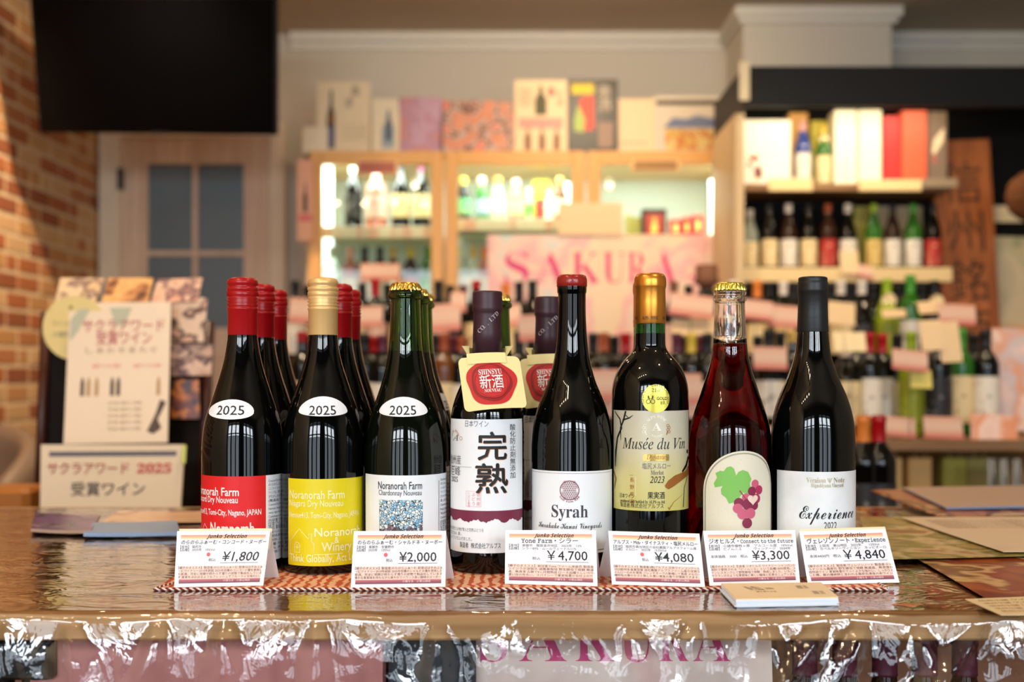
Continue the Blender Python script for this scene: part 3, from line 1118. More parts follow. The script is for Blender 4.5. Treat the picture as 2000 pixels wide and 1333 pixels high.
RS = .089
copy_bottle(red_proto.t, 'dark bottle with red screw cap standing second in file behind the red labelled one', -.2785, YA + RS, R(-26))
copy_bottle(red_proto.t, 'dark bottle with red screw cap standing third in file behind the red labelled one', -.2815, YA + 2 * RS, R(-30))
copy_bottle(red_proto.t, 'dark bottle with red screw cap directly behind the yellow labelled bottle', -.1925, YA + RS, R(-30))
copy_bottle(red_proto.t, 'dark bottle with red screw cap third in file behind the yellow labelled bottle', -.1945, YA + 2 * RS, R(-24))
copy_bottle(green_proto.t, 'green crown-capped bottle second in file behind the mosaic labelled one', -.1085, YA + RS, R(-20))
copy_bottle(green_proto.t, 'green crown-capped bottle third in file behind the mosaic labelled one', -.1095, YA + 2 * RS, R(62))
copy_bottle(green_proto.t, 'green crown-capped bottle half hidden behind the purple-capped bottle with brushwork label', -.018, YA + 2 * RS, R(10))

# --- purple capped bottle with the brushwork label and the neck tag
KJ = [(27, 680), (29, 692), (34, 712), (43, 734), (54, 756), (63, 778), (69, 800), (71.5, 822), (72, 850)]
prof_kj = body_profile(KJ, .0381)
b = Bottle(952, .0381, prof_kj, 'wine_bottle', 'dark bottle with purple cap, red seal neck tag and black brushwork label')
kj = b
mb = MB(); mb.lathe(b.prof, 64); mb.build('glass_body', BLACKGLASS, b.t)
PURP = mat('dark_purple_cap', (62, 34, 44), .42)
mb = MB()
cz = lambda y: zside(y)
mb.lathe([(29.4 / PX, cz(692)), (28.2 / PX, cz(650)), (27.2 / PX, cz(616)), (27.6 / PX, cz(611)), (30 / PX, cz(606)), (29.8 / PX, cz(600)), (29.2 / PX, cz(598)), (29.6 / PX, cz(595)), (29.1 / PX, cz(592)), (29.5 / PX, cz(589)), (29 / PX, cz(586)), (29.3 / PX, cz(583)), (28.6 / PX, cz(580)), (29.2 / PX, cz(574)), (28.6 / PX, cz(571)), (26 / PX, cz(569.5)), (.0004, cz(569.5))], 56)
cp = mb.build('cap', PURP, b.t)
q = MB()
def capmp(u, v):
    a = u / (28.4 / PX); r = 28.6 / PX + .0006
    return (r * sin(a), -r * cos(a), v)
for i, ch in enumerate('CO.,LTD'):
    vs, fs, a0, a1 = glyphs(style(ch, 'bold'))
    h, t0 = .0062, .72
    ox, oz = -.0085 + i * .0030, zside(653) + i * .0029
    q.add([capmp(ox + (x * cos(t0) - y * sin(t0)) * h, oz + (x * sin(t0) + y * cos(t0)) * h) for x, y in vs], fs)
q.build('lettering', mat('silver_ink', (176, 164, 166), .4), cp)
zt_, zb_ = zfront(820), zfront(1082)
mb = MB(); mb.sheet(b.mp(.0002), -1.42 * b.rb, b.u(1019), zb_, zt_, 40, 24, 0, True)
lab = mb.build('label', WHLAB, b.t)
q = MB(); p = b.mp(.0005); U = b.u
# plum band with a mountain ridge edge
top, bot = zfront(999), zfront(1019)
us = [(-1.42 * b.rb) + (b.u(1019) + 1.42 * b.rb) * i / 60 for i in range(61)]
rg = random.Random(5)
yv = [bot + .0016 * sin(i * .55) + rg.uniform(-.0009, .0009) for i in range(61)]
vs = []
for i in range(61):
    vs += [p(us[i], yv[i]), p(us[i], top)]
q.add(vs, [(2 * i, 2 * i + 2, 2 * i + 3, 2 * i + 1) for i in range(60)], 1)
text(q, p, '日本ワイン', U(910), U(954), zfront(834), .0074, 2)
p2 = b.mp(.0004)
for mi, dx, pp in ((3, .0006, p2), (0, 0, p)):
    text(q, pp, '完', U(934) + dx, U(988) + dx, zfront(895) - dx, .0300, mi, None, 0, .03)
    text(q, pp, '熟', U(930) + dx, U(990) + dx, zfront(960) - dx, .0320, mi, None, 0, .03)
vtext(q, p, '酸化防止剤無添加', U(1000), zfront(829), .0070, .0069, 0, 1.15)
text(q, p, '信州産', U(882), U(902), zfront(908), .0100, 2); q.stroke(p, [(U(882), zfront(914)), (U(922), zfront(914))], .0003, 2)
text(q, p, '巨峰', U(884), U(901), zfront(931), .0105, 2); text(q, p, '2025', U(884), U(896), zfront(945), .0075, 2, 'bold')
arc_text(q, p, 'ALPS WINE', (U(890), zfront(857)), .0058, R(165), R(20), .0034, 3, 'bold')
text(q, p, 'A', U(886), U(897), zfront(863), .0090, 2, 'ital'); q.ring(p, (U(902), zfront(858)), .0018, .0005, 3); q.ring(p, (U(881), zfront(858)), .0018, .0005, 3)
q.stroke(p, [(U(912), zfront(961)), (U(940), zfront(961)), (U(940), zfront(991)), (U(912), zfront(991))], .0003, 4, True)
vtext(q, p, '信州産', U(935), zfront(963), .0042, .0046, 4); vtext(q, p, 'ぶどう', U(926), zfront(963), .0042, .0046, 4); vtext(q, p, '一〇〇%使用', U(917), zfront(962), .0028, .0026, 4)
for i, (s, xe) in enumerate((('信州の肥えた大地が育んだ完熟ぶどうを', 945), ('丁寧に仕込み、醸し', 903), ('じっくりと仕上げました。', 923))):
    text(q, p, s, U(882), U(xe), zfront(1040 + i * 9), .0040, 2)
text(q, p, '製造者', U(900), U(916), zfront(1072), .0062, 0); text(q, p, '株式会社アルプス', U(921), U(977), zfront(1072), .0062, 0)
q.build('lettering', [INK, mat('plum_band', (120, 38, 66), .45), GREYINK, mat('copper_ink', (206, 140, 84), .4), mat('rose_ink', (224, 128, 134), .5)], lab)


def neck_tag(b):
    """folded cream card over the neck, with a red wax seal print"""
    zt2, zb2 = zside(694), zfront(806)
    tl = Vector((WX(0, 1), 0, 0))
    def pxp(px, py, y):
        s = F / (YA + y)
        return Vector(((px - 1000) / s - b.x, y, ZC - (py - 725) / s - ZB))
    c = [pxp(908, 806, -.0445), pxp(1030, 797, -.0445), pxp(1014, 697, -.021), pxp(894, 701, -.021)]
    rz = -b.t.rotation_euler.z
    rot = lambda v: Vector((v.x * cos(rz) - v.y * sin(rz), v.x * sin(rz) + v.y * cos(rz), v.z))
    c = [rot(v) for v in c]
    fm = quad_mp(*c)
    # rounded corner card, slightly bowed
    def bow(off):
        g = quad_mp(*c, off)
        n = g.n
        def f(u, v):
            q_ = Vector(g(u, v)); k = .004 * (1 - (2 * u - 1) ** 2) * 1.0
            return tuple(q_ + n * k)
        f.step = .08
        return f
    pts = []
    for (cu, cv, a0) in ((.92, .90, 0), (.08, .90, 90), (.08, .10, 180), (.92, .10, 270)):
        for k in range(5):
            a = R(a0 + 90 * k / 4)
            pts.append((cu + .08 * cos(a), cv + .10 * sin(a)))
    mb = MB(); mb.poly(bow(0), pts, 0, 4, (.5, .5)); mb.poly(bow(-.0004), pts, 0, 4, (.5, .5))
    card = mb.build('neck_tag', mat('cream_tag', (236, 222, 160), .5), b.t)
    card['label'] = 'cream neck tag with red wax seal print'
    # fold standing up around the neck, behind and beside the cap
    mb = MB()
    r = 31 / PX
    pf = [(r * sin(a), -r * cos(a)) for a in [R(d) for d in range(-62, 63, 12)]]
    z0, z1 = zside(722), zside(691)
    vs = []
    for (x, y) in pf: vs += [(x * 1.12, y * 1.18 - .006, z0), (x, y, z1)]
    mb.add(vs, [(2 * i, 2 * i + 2, 2 * i + 3, 2 * i + 1) for i in range(len(pf) - 1)], smooth=True)
    for sx in (-1, 1):
        mb.add([(sx * .0185, -.006, zside(700)), (sx * .0265, .002, zside(676)), (sx * .0185, .010, zside(676)), (sx * .0165, .006, zside(700))], [(0, 1, 2, 3)])
        mb.add([(sx * .0185, .0, zside(700)), (sx * .019, .0, zside(680)), (sx * .0155, .014, zside(680)), (sx * .0155, .014, zside(700))], [(0, 1, 2, 3)])
    mb.build('tag_fold', MATS['cream_tag'], b.t)
    mb = MB(); mb.poly(bow(.0012), [(.15, .86), (.78, .86), (.78, 1.06), (.15, 1.06)], 0, 1); mb.build('tag_tab', MATS['cream_tag'], card)
    q = MB(); g = bow(.0005); g2 = bow(.0010); g3 = bow(.0030)
    cc = (.49, .50)
    def blob(r, wob, ph, n=48):
        return [(cc[0] + .5 * (r + wob * sin(5 * a + ph) + wob * .6 * sin(3 * a + 1)) * cos(a), cc[1] + .54 * (r + wob * sin(5 * a + ph) + wob * .6 * sin(3 * a + 1)) * sin(a)) for a in [2 * pi * i / n for i in range(n)]]
    q.poly(g, blob(.80, .035, .4), 0, 4, cc)
    q.poly(g2, blob(.65, .02, 2.0), 1, 4, cc)
    q.poly(bow(.0017), blob(.57, .012, 1.0), 0, 4, cc)
    q.stroke(bow(.0023), blob(.53, .0, 0), .006, 1, True)
    text(q, g3, 'SHINSYU', cc[0] - .185, cc[0] + .185, cc[1] + .13, .14, 2, 'bold')
    text(q, g3, '新酒', cc[0] - .185, cc[0] + .19, cc[1] - .115, .28, 2, None, 0, .02)
    text(q, g3, 'NOUVEAU', cc[0] - .13, cc[0] + .14, cc[1] - .205, .085, 2, 'bold')
    q.build('seal_print', [mat('seal_red', (196, 34, 36), .5), mat('seal_dark_red', (140, 20, 26), .5), WHITEINK], card)
neck_tag(b)
copy_bottle(b.t, 'purple-capped bottle with red seal neck tag, half hidden behind the Syrah bottle', .0405, YA + RS + .002, R(-6))

# --- Syrah
SY = [(27, 578), (27.3, 616), (30, 664), (35, 702), (45, 741), (54, 764), (64, 788), (72, 813), (76.5, 838), (79, 870)]
prof_sy = body_profile(SY, .0417)
b = Bottle(1117, .0417, prof_sy, 'wine_bottle', 'dark bottle dipped in dark red wax with white Syrah label')
mb = MB(); mb.lathe(b.prof + [(27.2 / PX, zside(574)), (28.6 / PX, zside(571)), (28.8 / PX, zside(560)), (28.2 / PX, zside(556))], 64); mb.build('glass_body', BLACKGLASS, b.t)
mb = MB(); mb.lathe([(28.4 / PX, zside(561)), (29.6 / PX, zside(560)), (29.8 / PX, zside(552)), (29.4 / PX, zside(546)), (27.6 / PX, zside(540)), (23 / PX, zside(537.5)), (12 / PX, zside(537)), (.0004, zside(537.5))], 56)
mb.build('wax_seal', mat('dark_red_wax', (150, 34, 26), .22, spec=.6, bump=((120, 120, 120), .3, .002)), b.t)
zt_, zb_ = zfront(921), zfront(1082); U = b.u
mb = MB(); mb.sheet(b.mp(.0002), -1.35 * b.rb, U(1194), zb_, zt_, 40, 24, 0, True)
lab = mb.build('label', WHLAB, b.t)
q = MB(); p = b.mp(.0005)
q.stroke(p, [(-1.35 * b.rb + (U(1190) + 1.35 * b.rb) * i / 30, zfront(925)) for i in range(31)], .0003, 1)
q.stroke(p, [(-1.35 * b.rb + (U(1190) + 1.35 * b.rb) * i / 30, zfront(1076)) for i in range(31)], .0006, 0)
cc = (U(1112.5), zfront(958)); rr_ = .0094
q.ring(p, cc, rr_, .0008, 1, 40)
for i in range(-2, 3):
    for j in range(-2, 3):
        x = cc[0] + i * .0043 + (j % 2) * .00215; y = cc[1] + j * .0037
        if math.hypot(x - cc[0], y - cc[1]) < rr_ - .0008:
            for k in range(6):
                a = k * pi / 3
                e = (x + .0022 * cos(a), y + .0022 * sin(a))
                q.stroke(p, [(x, y), e], .0003, 1)
                e2 = (x + .0022 * cos(a + pi / 3), y + .0022 * sin(a + pi / 3))
                q.stroke(p, [e, e2], .00025, 1)
arc_text(q, p, 'Yone Farm TOMI', cc, .0122, R(215), R(325), .0030, 1, 'bold', True)
text(q, p, 'Syrah', U(1079), U(1147), zfront(1011), .0178, 0, 'bold')
q.build('lettering', [mat('slate_ink', (74, 66, 74)), mat('wine_ink', (138, 44, 66))], lab)
q = MB()
text(q, p, 'Kurakake Kanai Vineyards', U(1054), U(1173), zfront(1033), .0094, 0, 'script')
q.build('script_line', INK, lab)

# --- Musee du Vin
MU = [(29.3, 640), (29.6, 668), (31, 680), (37, 690), (47, 701), (57, 714), (65, 728), (71, 745), (74, 765), (75, 790), (75.2, 820)]
prof_mu = body_profile(MU, .0397)
b = Bottle(1270, .0397, prof_mu, 'wine_bottle', 'high-shouldered bottle with gold capsule, gold medal sticker and pale gold label')
mu = b
mb = MB(); open_neck(mb, b.prof, zside(652), lip=[(29 / PX, zside(625))]); mb.build('glass_body', [BLACKGLASS, mat('deep_green_glass', (96, 176, 104), .02, trans=1.0, ior=1.5)], b.t)
mb = MB(); mb.lathe([(29.6 / PX, zside(633)), (30 / PX, zside(632)), (29.8 / PX, zside(590)), (29.5 / PX, zside(565)), (30.8 / PX, zside(561.5)), (31.2 / PX, zside(558)), (31 / PX, zside(548)), (30.2 / PX, zside(543)), (27 / PX, zside(537)), (22 / PX, zside(534.5)), (12 / PX, zside(535.5)), (.0004, zside(535.5))], 56)
cp = mb.build('capsule', mat('copper_gold_foil', (226, 150, 58), .30, metal=.85, bump=((90, 90, 40), .25, .001)), b.t)
q = MB()
def capmp2(u, v):
    a = u / (30 / PX); r = 30 / PX + .0004
    return (r * sin(a), -r * cos(a), v)
capmp2.step = .002
text(q, capmp2, 'ALPS', -.0088, -.0018, zfront(622), .0048, 0, 'bold'); text(q, capmp2, 'WINE', .0006, .0080, zfront(622), .0048, 0, 'bold'); text(q, capmp2, 'ALPS', .0140, .0200, zfront(622), .0048, 0, 'bold'); text(q, capmp2, 'WINE', -.0200, -.0140, zfront(622), .0048, 0, 'bold')
q.build('lettering', mat('brown_ink', (74, 46, 22)), cp)
zt_, zb_ = zfront(803), zfront(999); U = b.u
mb = MB(); mb.sheet(b.mp(.0002), U(1200), U(1343), zb_, zt_, 40, 24, 0, True)
lab = mb.build('label', ramp_mat('pale_gold_label', [(0.0, (206, 196, 110)), (.35, (214, 204, 140)), (.62, (214, 208, 178)), (1.0, (204, 198, 178))], rough=.28, spec=.6), b.t)
q = MB(); p = b.mp(.0005)
text(q, p, 'Musee du Vin', U(1218), U(1335), zfront(878), .0158, 0, 'ital')
q.stroke(p, [(U(1262.5), zfront(861)), (U(1266), zfront(856))], [.0004, .0012], 0)
mats_mu = [INK, mat('gold_foil_print', (222, 190, 110), .25, metal=.8), mat('bronze_print', (170, 108, 48), .35, metal=.3), mat('white_foil_print', (248, 246, 230), .3), GREYINK]
text(q, p, '塩尻メルロー', U(1255), U(1308), zfront(916), .0068, 4)
text(q, p, 'Merlot', U(1271), U(1295), zfront(928), .0064, 4, 'bold'); text(q, p, '2023', U(1269), U(1295), zfront(944), .0098, 0, 'ital', .2)
text(q, p, '果実酒', U(1265), U(1297), zfront(974), .0076, 0, None, 0, .02)
text(q, p, '日本ワイン', U(1213), U(1240), zfront(975), .0052, 0); text(q, p, 'produced and bottled by ALPS co.,ltd.', U(1214), U(1298), zfront(984), .0044, 0, 'bold')
text(q, p, '製造者:株式会社アルプス', U(1214), U(1295), zfront(993), .0052, 0)
vtext(q, p, '長野県産', U(1236), zfront(934), .0050, .0072, 2); q.stroke(p, [(U(1243), zfront(932)), (U(1243), zfront(970))], .0003, 3); q.stroke(p, [(U(1231), zfront(930)), (U(1238), zfront(930))], .0003, 2); q.stroke(p, [(U(1231), zfront(968)), (U(1238), zfront(968))], .0003, 2)
text(q, p, 'A', U(1273), U(1291), zfront(842), .0115, 3, 'bold'); arc_text(q, p, 'ALPS WINE', (U(1282), zfront(836)), .0098, R(140), R(40), .0042, 3, 'bold'); arc_text(q, p, 'NAGANO', (U(1282), zfront(836)), .0098, R(240), R(300), .0030, 3, 'bold', True)
for sx, mi in ((-1, 3), (1, 2)):
    for k in range(4):
        cx_, cy_ = U(1282) + sx * (.0100 + .0012 * (k % 2)), zfront(832 + k * 4)
        q.ring(p, (cx_ + sx * .0016, cy_), .0013, .0005, mi, 14)
    q.stroke(p, [(U(1282) + sx * .010, zfront(850)), (U(1282) + sx * .0115, zfront(842))], .0009, mi)
# Dynastie plate
q.poly(p, [(U(1257), zfront(901)), (U(1304), zfront(901)), (U(1305), zfront(899)), (U(1305), zfront(890)), (U(1304), zfront(888)), (U(1257), zfront(888)), (U(1256), zfront(890)), (U(1256), zfront(899))], 1, 2)
text(q, b.mp(.0007), 'Dynastie', U(1263), U(1300), zfront(898), .0072, 2, 'ital')
# dark branches at the left, bird-like bronze shape and stems at the right
q.stroke(p, [(U(1203), zfront(805)), (U(1213), zfront(820)), (U(1216), zfront(838)), (U(1208), zfront(858)), (U(1205), zfront(885)), (U(1204), zfront(915))], [.001, .0016, .0022, .0024, .003, .001], 0)
q.stroke(p, [(U(1224), zfront(804)), (U(1220), zfront(822)), (U(1214), zfront(838)), (U(1215), zfront(862))], [.002, .002, .0018, .0004], 0)
q.stroke(p, [(U(1218), zfront(822)), (U(1230), zfront(818)), (U(1238), zfront(812))], [.0016, .0014, .0004], 0)
q.stroke(p, [(U(1224), zfront(812)), (U(1230), zfront(818))], .0008, 0)
q.stroke(p, [(U(1201), zfront(925)), (U(1205), zfront(940)), (U(1202), zfront(960))], [.002, .003, .001], 2)
bird = [(1298, 953), (1297, 949), (1303, 940), (1316, 930), (1328, 926), (1339, 922), (1342, 912), (1343, 930), (1330, 940), (1316, 950), (1304, 957)]
q.poly(p, [(U(a), zfront(c_)) for a, c_ in bird], 2, 2)
q.stroke(p, [(U(1330), zfront(924)), (U(1338), zfront(912)), (U(1342), zfront(895))], [.002, .004, .004], 0)
q.stroke(p, [(U(1341), zfront(930)), (U(1334), zfront(955)), (U(1332), zfront(994))], [.0008, .0010, .0012], 0)
q.stroke(p, [(U(1305), zfront(996)), (U(1314), zfront(982)), (U(1331), zfront(968))], [.001, .0005, .0002], 2)
q.stroke(p, [(U(1303), zfront(992)), (U(1306), zfront(997))], .0008, 2)
q.disc(p, (U(1340), zfront(885)), .0022, 0, 12)
q.build('lettering', mats_mu, lab)
# medal
mz_ = b.mp(.0004); cc = (U(1281), zfront(779)); rm = .0142
mb = MB(); mb.disc(mz_, cc, rm, 0, 36, 4)
med = mb.build('medal_sticker', mat('gold_sticker', (228, 214, 90), .25, metal=.35), b.t)
q = MB(); p = b.mp(.0007)
arc_text(q, p, 'JAPAN WINE COMPETITION 2023', cc, rm * .86, R(200), R(-20), .0027, 0, 'bold')
text(q, p, '21', cc[0] - .0042, cc[0] + .0004, cc[1] + .0066, .0052, 0, 'bold'); text(q, p, 'ST', cc[0] + .001, cc[0] + .0042, cc[1] + .0066, .0030, 0, 'bold')
text(q, p, 'GOLD', cc[0] + .0005, cc[0] + .0115, cc[1] - .0014, .0044, 0, None, 0, .02); text(q, p, '金賞', cc[0] + .0040, cc[0] + .0090, cc[1] - .0056, .0038, 0)
for sx in (-1, 1):
    q.stroke(p, [(cc[0] - .0055 + sx * .0022, cc[1] + .0030), (cc[0] - .0055 + sx * .0020, cc[1] + .0004), (cc[0] - .0055 + sx * .0004, cc[1] - .0006)], [.0012, .0016, .0006], 0)
    q.ring(p, (cc[0] - .0055 + sx * .0022, cc[1] - .0030), .0020, .0006, 0, 16)
q.build('lettering', mat('dark_olive_ink', (60, 58, 24)), med)
copy_bottle(b.t, 'gold-capsuled bottle almost hidden behind the pale gold labelled one', .1500, YA + RS - .002, R(-20))

# --- clear bottle of red sparkling wine
CL = [(29, 592), (29.6, 612), (31, 640), (33, 672), (36.5, 700), (43, 726), (50, 748), (57, 770), (66, 796), (73, 820), (77.5, 842), (79.5, 866), (80, 895)]
prof_cl = body_profile(CL, .0422)
b = Bottle(1425.5, .0422, prof_cl, 'wine_bottle', 'clear crown-capped bottle of red sparkling wine with grape picture label')
zl = zside(671)
CLEARG = mat('clear_glass', (250, 250, 250), .01, trans=1.0, ior=1.5)
mb = MB()
lipc = [(29.5 / PX, zside(590)), (31.5 / PX, zside(588)), (33 / PX, zside(583)), (31.2 / PX, zside(579)), (31 / PX, zside(576)), (32.4 / PX, zside(573)), (31 / PX, zside(569)), (27 / PX, zside(565)), (25 / PX, zside(556))]
Rc = b.R
up = [(Rc(zl), zl)] + [p_ for p_ in b.prof if p_[1] > zl] + lipc
mb.lathe(up, 64, 0, cap=False)
H = up[-1][1] - zl
inner = [(min(Rc(zl + H * k / 8), .0160) - .0026, zl + H * k / 8) for k in range(8, -1, -1)]
mb.lathe([up[-1]] + inner + [(Rc(zl), zl)], 64, 0, cap=False)
mb.build('glass_neck', CLEARG, b.t)
wm = bpy.data.materials.new('red_wine'); wm.use_nodes = True
nt = wm.node_tree; bs = nt.nodes['Principled BSDF']
bs.inputs['Base Color'].default_value = (1, 1, 1, 1); bs.inputs['Roughness'].default_value = .02; bs.inputs['Transmission Weight'].default_value = 1; bs.inputs['IOR'].default_value = 1.42
va = nt.nodes.new('ShaderNodeVolumeAbsorption'); va.inputs['Color'].default_value = (.80, .06, .05, 1); va.inputs['Density'].default_value = 150
nt.links.new(va.outputs[0], nt.nodes['Material Output'].inputs['Volume'])
mb = MB(); lo = [p_ for p_ in b.prof if p_[1] < zl - .0004] + [(Rc(zl) - .0001, zl - .0003), (.0004, zl - .0003)]
mb.lathe(lo, 64, 0, cap=False)
w_ = mb.build('wine_filled_body', wm, b.t); w_['label'] = 'glass body full of dark red wine'
mb = MB(); crown_cap(mb, 30.0 / PX, zside(568), zside(552)); cpo = mb.build('crown_cap', mat('yellow_brass', (222, 204, 96), .25, metal=.9), b.t)
# arched label
U = b.u; ucen = (U(1376) + U(1503)) / 2; hw = (U(1503) - U(1376)) / 2
zt_, zb_ = zfront(881), zfront(1085)
def arch(hw, zt_, zb_, n=24):
    hs = zt_ - hw * 1.0
    pts = [(ucen + hw * cos(a), hs + hw * sin(a)) for a in [pi * i / n for i in range(n + 1)]]
    return pts + [(ucen - hw, hs - (hs - zb_) * k / 5) for k in range(1, 6)] + [(ucen - hw + 2 * hw * k / 10, zb_) for k in range(1, 10)] + [(ucen + hw, zb_ + (hs - zb_) * k / 5) for k in range(0, 5)]
mb = MB(); mb.poly(b.mp(.0003), arch(hw, zt_, zb_), 0, 8, (ucen, (zt_ + zb_) / 2))
lab = mb.build('arched_label', mat('speckled_cream_label', (232, 226, 204), .5, vary=((700, 700, 700), (206, 192, 160), .66, .74)), b.t)
q = MB(); p = b.mp(.0006)
q.stroke(p, arch(hw - .0022, zt_ - .0022, zb_ - .01), .0004, 0, True); q.stroke(p, arch(hw - .0030, zt_ - .0030, zb_ - .01), .0002, 0, True)
q.build('border_lines', INK, lab)
leaf = [(1398, 955), (1397, 948), (1403, 935), (1400, 926), (1412, 921), (1424, 911), (1432, 916), (1435, 930), (1444, 920), (1456, 920), (1463, 930), (1465, 938), (1461, 945), (1466, 955), (1458, 968), (1449, 962), (1442, 970), (1438, 976), (1424, 983), (1416, 968), (1410, 957), (1419, 950), (1410, 948), (1402, 955)]
leaf = [(1398, 953), (1396, 945), (1402, 934), (1399, 925), (1408, 920), (1414, 921), (1420, 913), (1427, 911), (1433, 915), (1437, 929), (1441, 922), (1449, 918), (1459, 922), (1465, 936), (1462, 945), (1464, 954), (1459, 968), (1450, 962), (1444, 970), (1441, 978), (1424, 984), (1418, 972), (1410, 966), (1409, 957), (1413, 948), (1405, 950)]
mb = MB(); mb.poly(p, [(U(a), zfront(c_)) for a, c_ in leaf], 0, 3, (U(1436), zfront(944)))
mb.build('leaf_picture', mat('leaf_green_print', (130, 196, 92), .5), lab)
q = MB()
GR = [mat('grape_dark', (138, 36, 72), .5), mat('grape_mid', (178, 46, 88), .5), mat('grape_light', (208, 98, 126), .5), mat('grape_pale', (222, 160, 170), .5), mat('heart_pale', (240, 214, 200), .5)]
for i, (x, y, r, mi) in enumerate([(1472, 946, 8.5, 2), (1466, 960, 9, 0), (1479, 958, 9, 1), (1474, 975, 9.5, 1), (1442, 982, 9.5, 0), (1455, 972, 8, 2), (1470, 988, 9, 0), (1440, 993, 9.5, 2), (1458, 985, 11, 0), (1449, 1004, 10.5, 2), (1463, 1003, 10.5, 2), (1457, 1022, 10, 0)]):
    q.disc(b.mp(.0006 + .00005 * i), (U(x), zfront(y)), r / PF, mi, 22, 2)
hp = [(16 * sin(t) ** 3, 13 * cos(t) - 5 * cos(2 * t) - 2 * cos(3 * t) - cos(4 * t)) for t in [2 * pi * i / 28 for i in range(28)]]
q.poly(b.mp(.0014), [(U(1467) + x * .00036, zfront(976) + y * .00036) for x, y in hp], 4, 2, (U(1467), zfront(976)))
q.stroke(b.mp(.0013), [(U(1443), zfront(958)), (U(1450), zfront(968)), (U(1455), zfront(976))], .0010, 1)
q.build('grape_picture', GR, lab)

# --- Experience
EX = [(28.6, 640), (30, 652), (31.5, 668), (34, 690), (39, 710), (46, 730), (54, 750), (62, 768), (70, 790), (76, 814), (79.5, 840), (80.5, 868)]
prof_ex = body_profile(EX, .0424)
b = Bottle(1587.5, .0424, prof_ex, 'wine_bottle', 'tall dark bottle with matt black capsule and white Experience label')
mb = MB(); mb.lathe(b.prof, 64); mb.build('glass_body', BLACKGLASS, b.t)
mb = MB(); mb.lathe([(30 / PX, zside(649)), (30.2 / PX, zside(648)), (28.8 / PX, zside(610)), (28.4 / PX, zside(573)), (29.6 / PX, zside(571)), (29.8 / PX, zside(566)), (29.0 / PX, zside(556)), (28.8 / PX, zside(552)), (27.6 / PX, zside(550)), (28.0 / PX, zside(547)), (27.4 / PX, zside(543)), (24 / PX, zside(541.5)), (.0004, zside(542))], 56)
mb.build('capsule', mat('matt_black_capsule', (24, 24, 26), .42, bump=((5, 5, 240), .2, .001)), b.t)
U = b.u; zt_, zb_ = zfront(922), zfront(1095)
mb = MB(); mb.sheet(b.mp(.0002), U(1521), 1.5 * b.rb, zb_, zt_, 40, 24, 0, True)
lab = mb.build('label', mat('marbled_white_label', (240, 243, 246), .4, vary=((22, 22, 22), (226, 230, 233), .4, .6)), b.t)
q = MB(); p = b.mp(.0005)
text(q, p, 'Experience', U(1562), U(1661), zfront(1014), .0205, 0, 'script', .12, 0)
text(q, p, '2022', U(1608), U(1631), zfront(1033), .0098, 0, 'ital')
q.build('lettering', INK, lab)
q = MB()
text(q, p, 'Véraison', U(1576), U(1611), zfront(943), .0072, 0, 'bold'); text(q, p, 'Note', U(1625), U(1645), zfront(943), .0072, 0, 'bold'); text(q, p, 'Higashiyama Vineyard', U(1584), U(1643), zfront(952), .0056, 0, 'bold')
for sx in (-1, 0, 1): q.stroke(p, [(U(1618), zfront(943)), (U(1618 + 4 * sx), zfront(934))], .0007, 0)
q.build('gold_lettering', mat('gold_ink', (190, 176, 130), .3, metal=.5), lab)

# ------------------------------------------------------------------ woven mat under the bottles
mat_t = thing('woven_mat', 'red and cream zigzag woven mat with twisted cord edging under the bottles', 'mat', (0, 1.104, ZT + .0013))
wv = bpy.data.materials.new('zigzag_weave'); wv.use_nodes = True
nt = wv.node_tree; bs = nt.nodes['Principled BSDF']; bs.inputs['Roughness'].default_value = .85
tc = nt.nodes.new('ShaderNodeTexCoord'); wt = nt.nodes.new('ShaderNodeTexWave'); wt.inputs['Scale'].default_value = 32; wt.inputs['Distortion'].default_value = 5; wt.inputs['Detail Scale'].default_value = 2.2
cr = nt.nodes.new('ShaderNodeValToRGB'); cr.color_ramp.elements[0].color = lin((196, 84, 44)); cr.color_ramp.elements[1].color = lin((238, 184, 146)); cr.color_ramp.elements[0].position = .28; cr.color_ramp.elements[1].position = .5
nt.links.new(tc.outputs['Object'], wt.inputs[0]); nt.links.new(wt.outputs['Fac'], cr.inputs[0]); nt.links.new(cr.outputs[0], bs.inputs['Base Color'])
mb = MB()
xl, xr, yb = -.335, .352, .34
nx = 120
vs, fs = [], []
for j, y in enumerate((0, .01, .03, .1, yb)):
    for i in range(nx + 1):
        x = xl + (xr - xl) * i / nx
        vs.append((x, y, .0013 + .0004 * sin(i * 2.2 + j)))
for j in range(4):
    for i in range(nx):
        k = j * (nx + 1) + i
        fs.append((k, k + 1, k + nx + 2, k + nx + 1))
mb.add(vs, fs, smooth=True)
mb.box((xl, 0, -.0006), (xr, yb, .0007))
mb.build('weave', wv, mat_t)
for ph, m, nm in ((0, mat('white_cord', (232, 222, 214), .8), 'white_cord'), (pi, mat('maroon_cord', (120, 40, 30), .8), 'maroon_cord')):
    mb = MB()
    for (x0, x1, y0, y1) in ((xl, xr, -.001, -.001), (xl, xl + .02, 0, .06), (xr, xr, 0, .06)):
        n = 620 if x1 - x0 > .1 else 70
        L = math.hypot(x1 - x0, y1 - y0)
        pts = []
        for i in range(n + 1):
            s = i / n
            a = s * L / .0065 * 2 * pi + ph
            dx, dy = (0, 1) if x1 - x0 > .1 else (1, 0)
            pts.append((x0 + (x1 - x0) * s + dx * cos(a) * .0008, y0 + (y1 - y0) * s + dy * cos(a) * .0008, .0012 + sin(a) * .0008))
        mb.tube(pts, .0009, 6)
    mb.build(nm, m, mat_t)

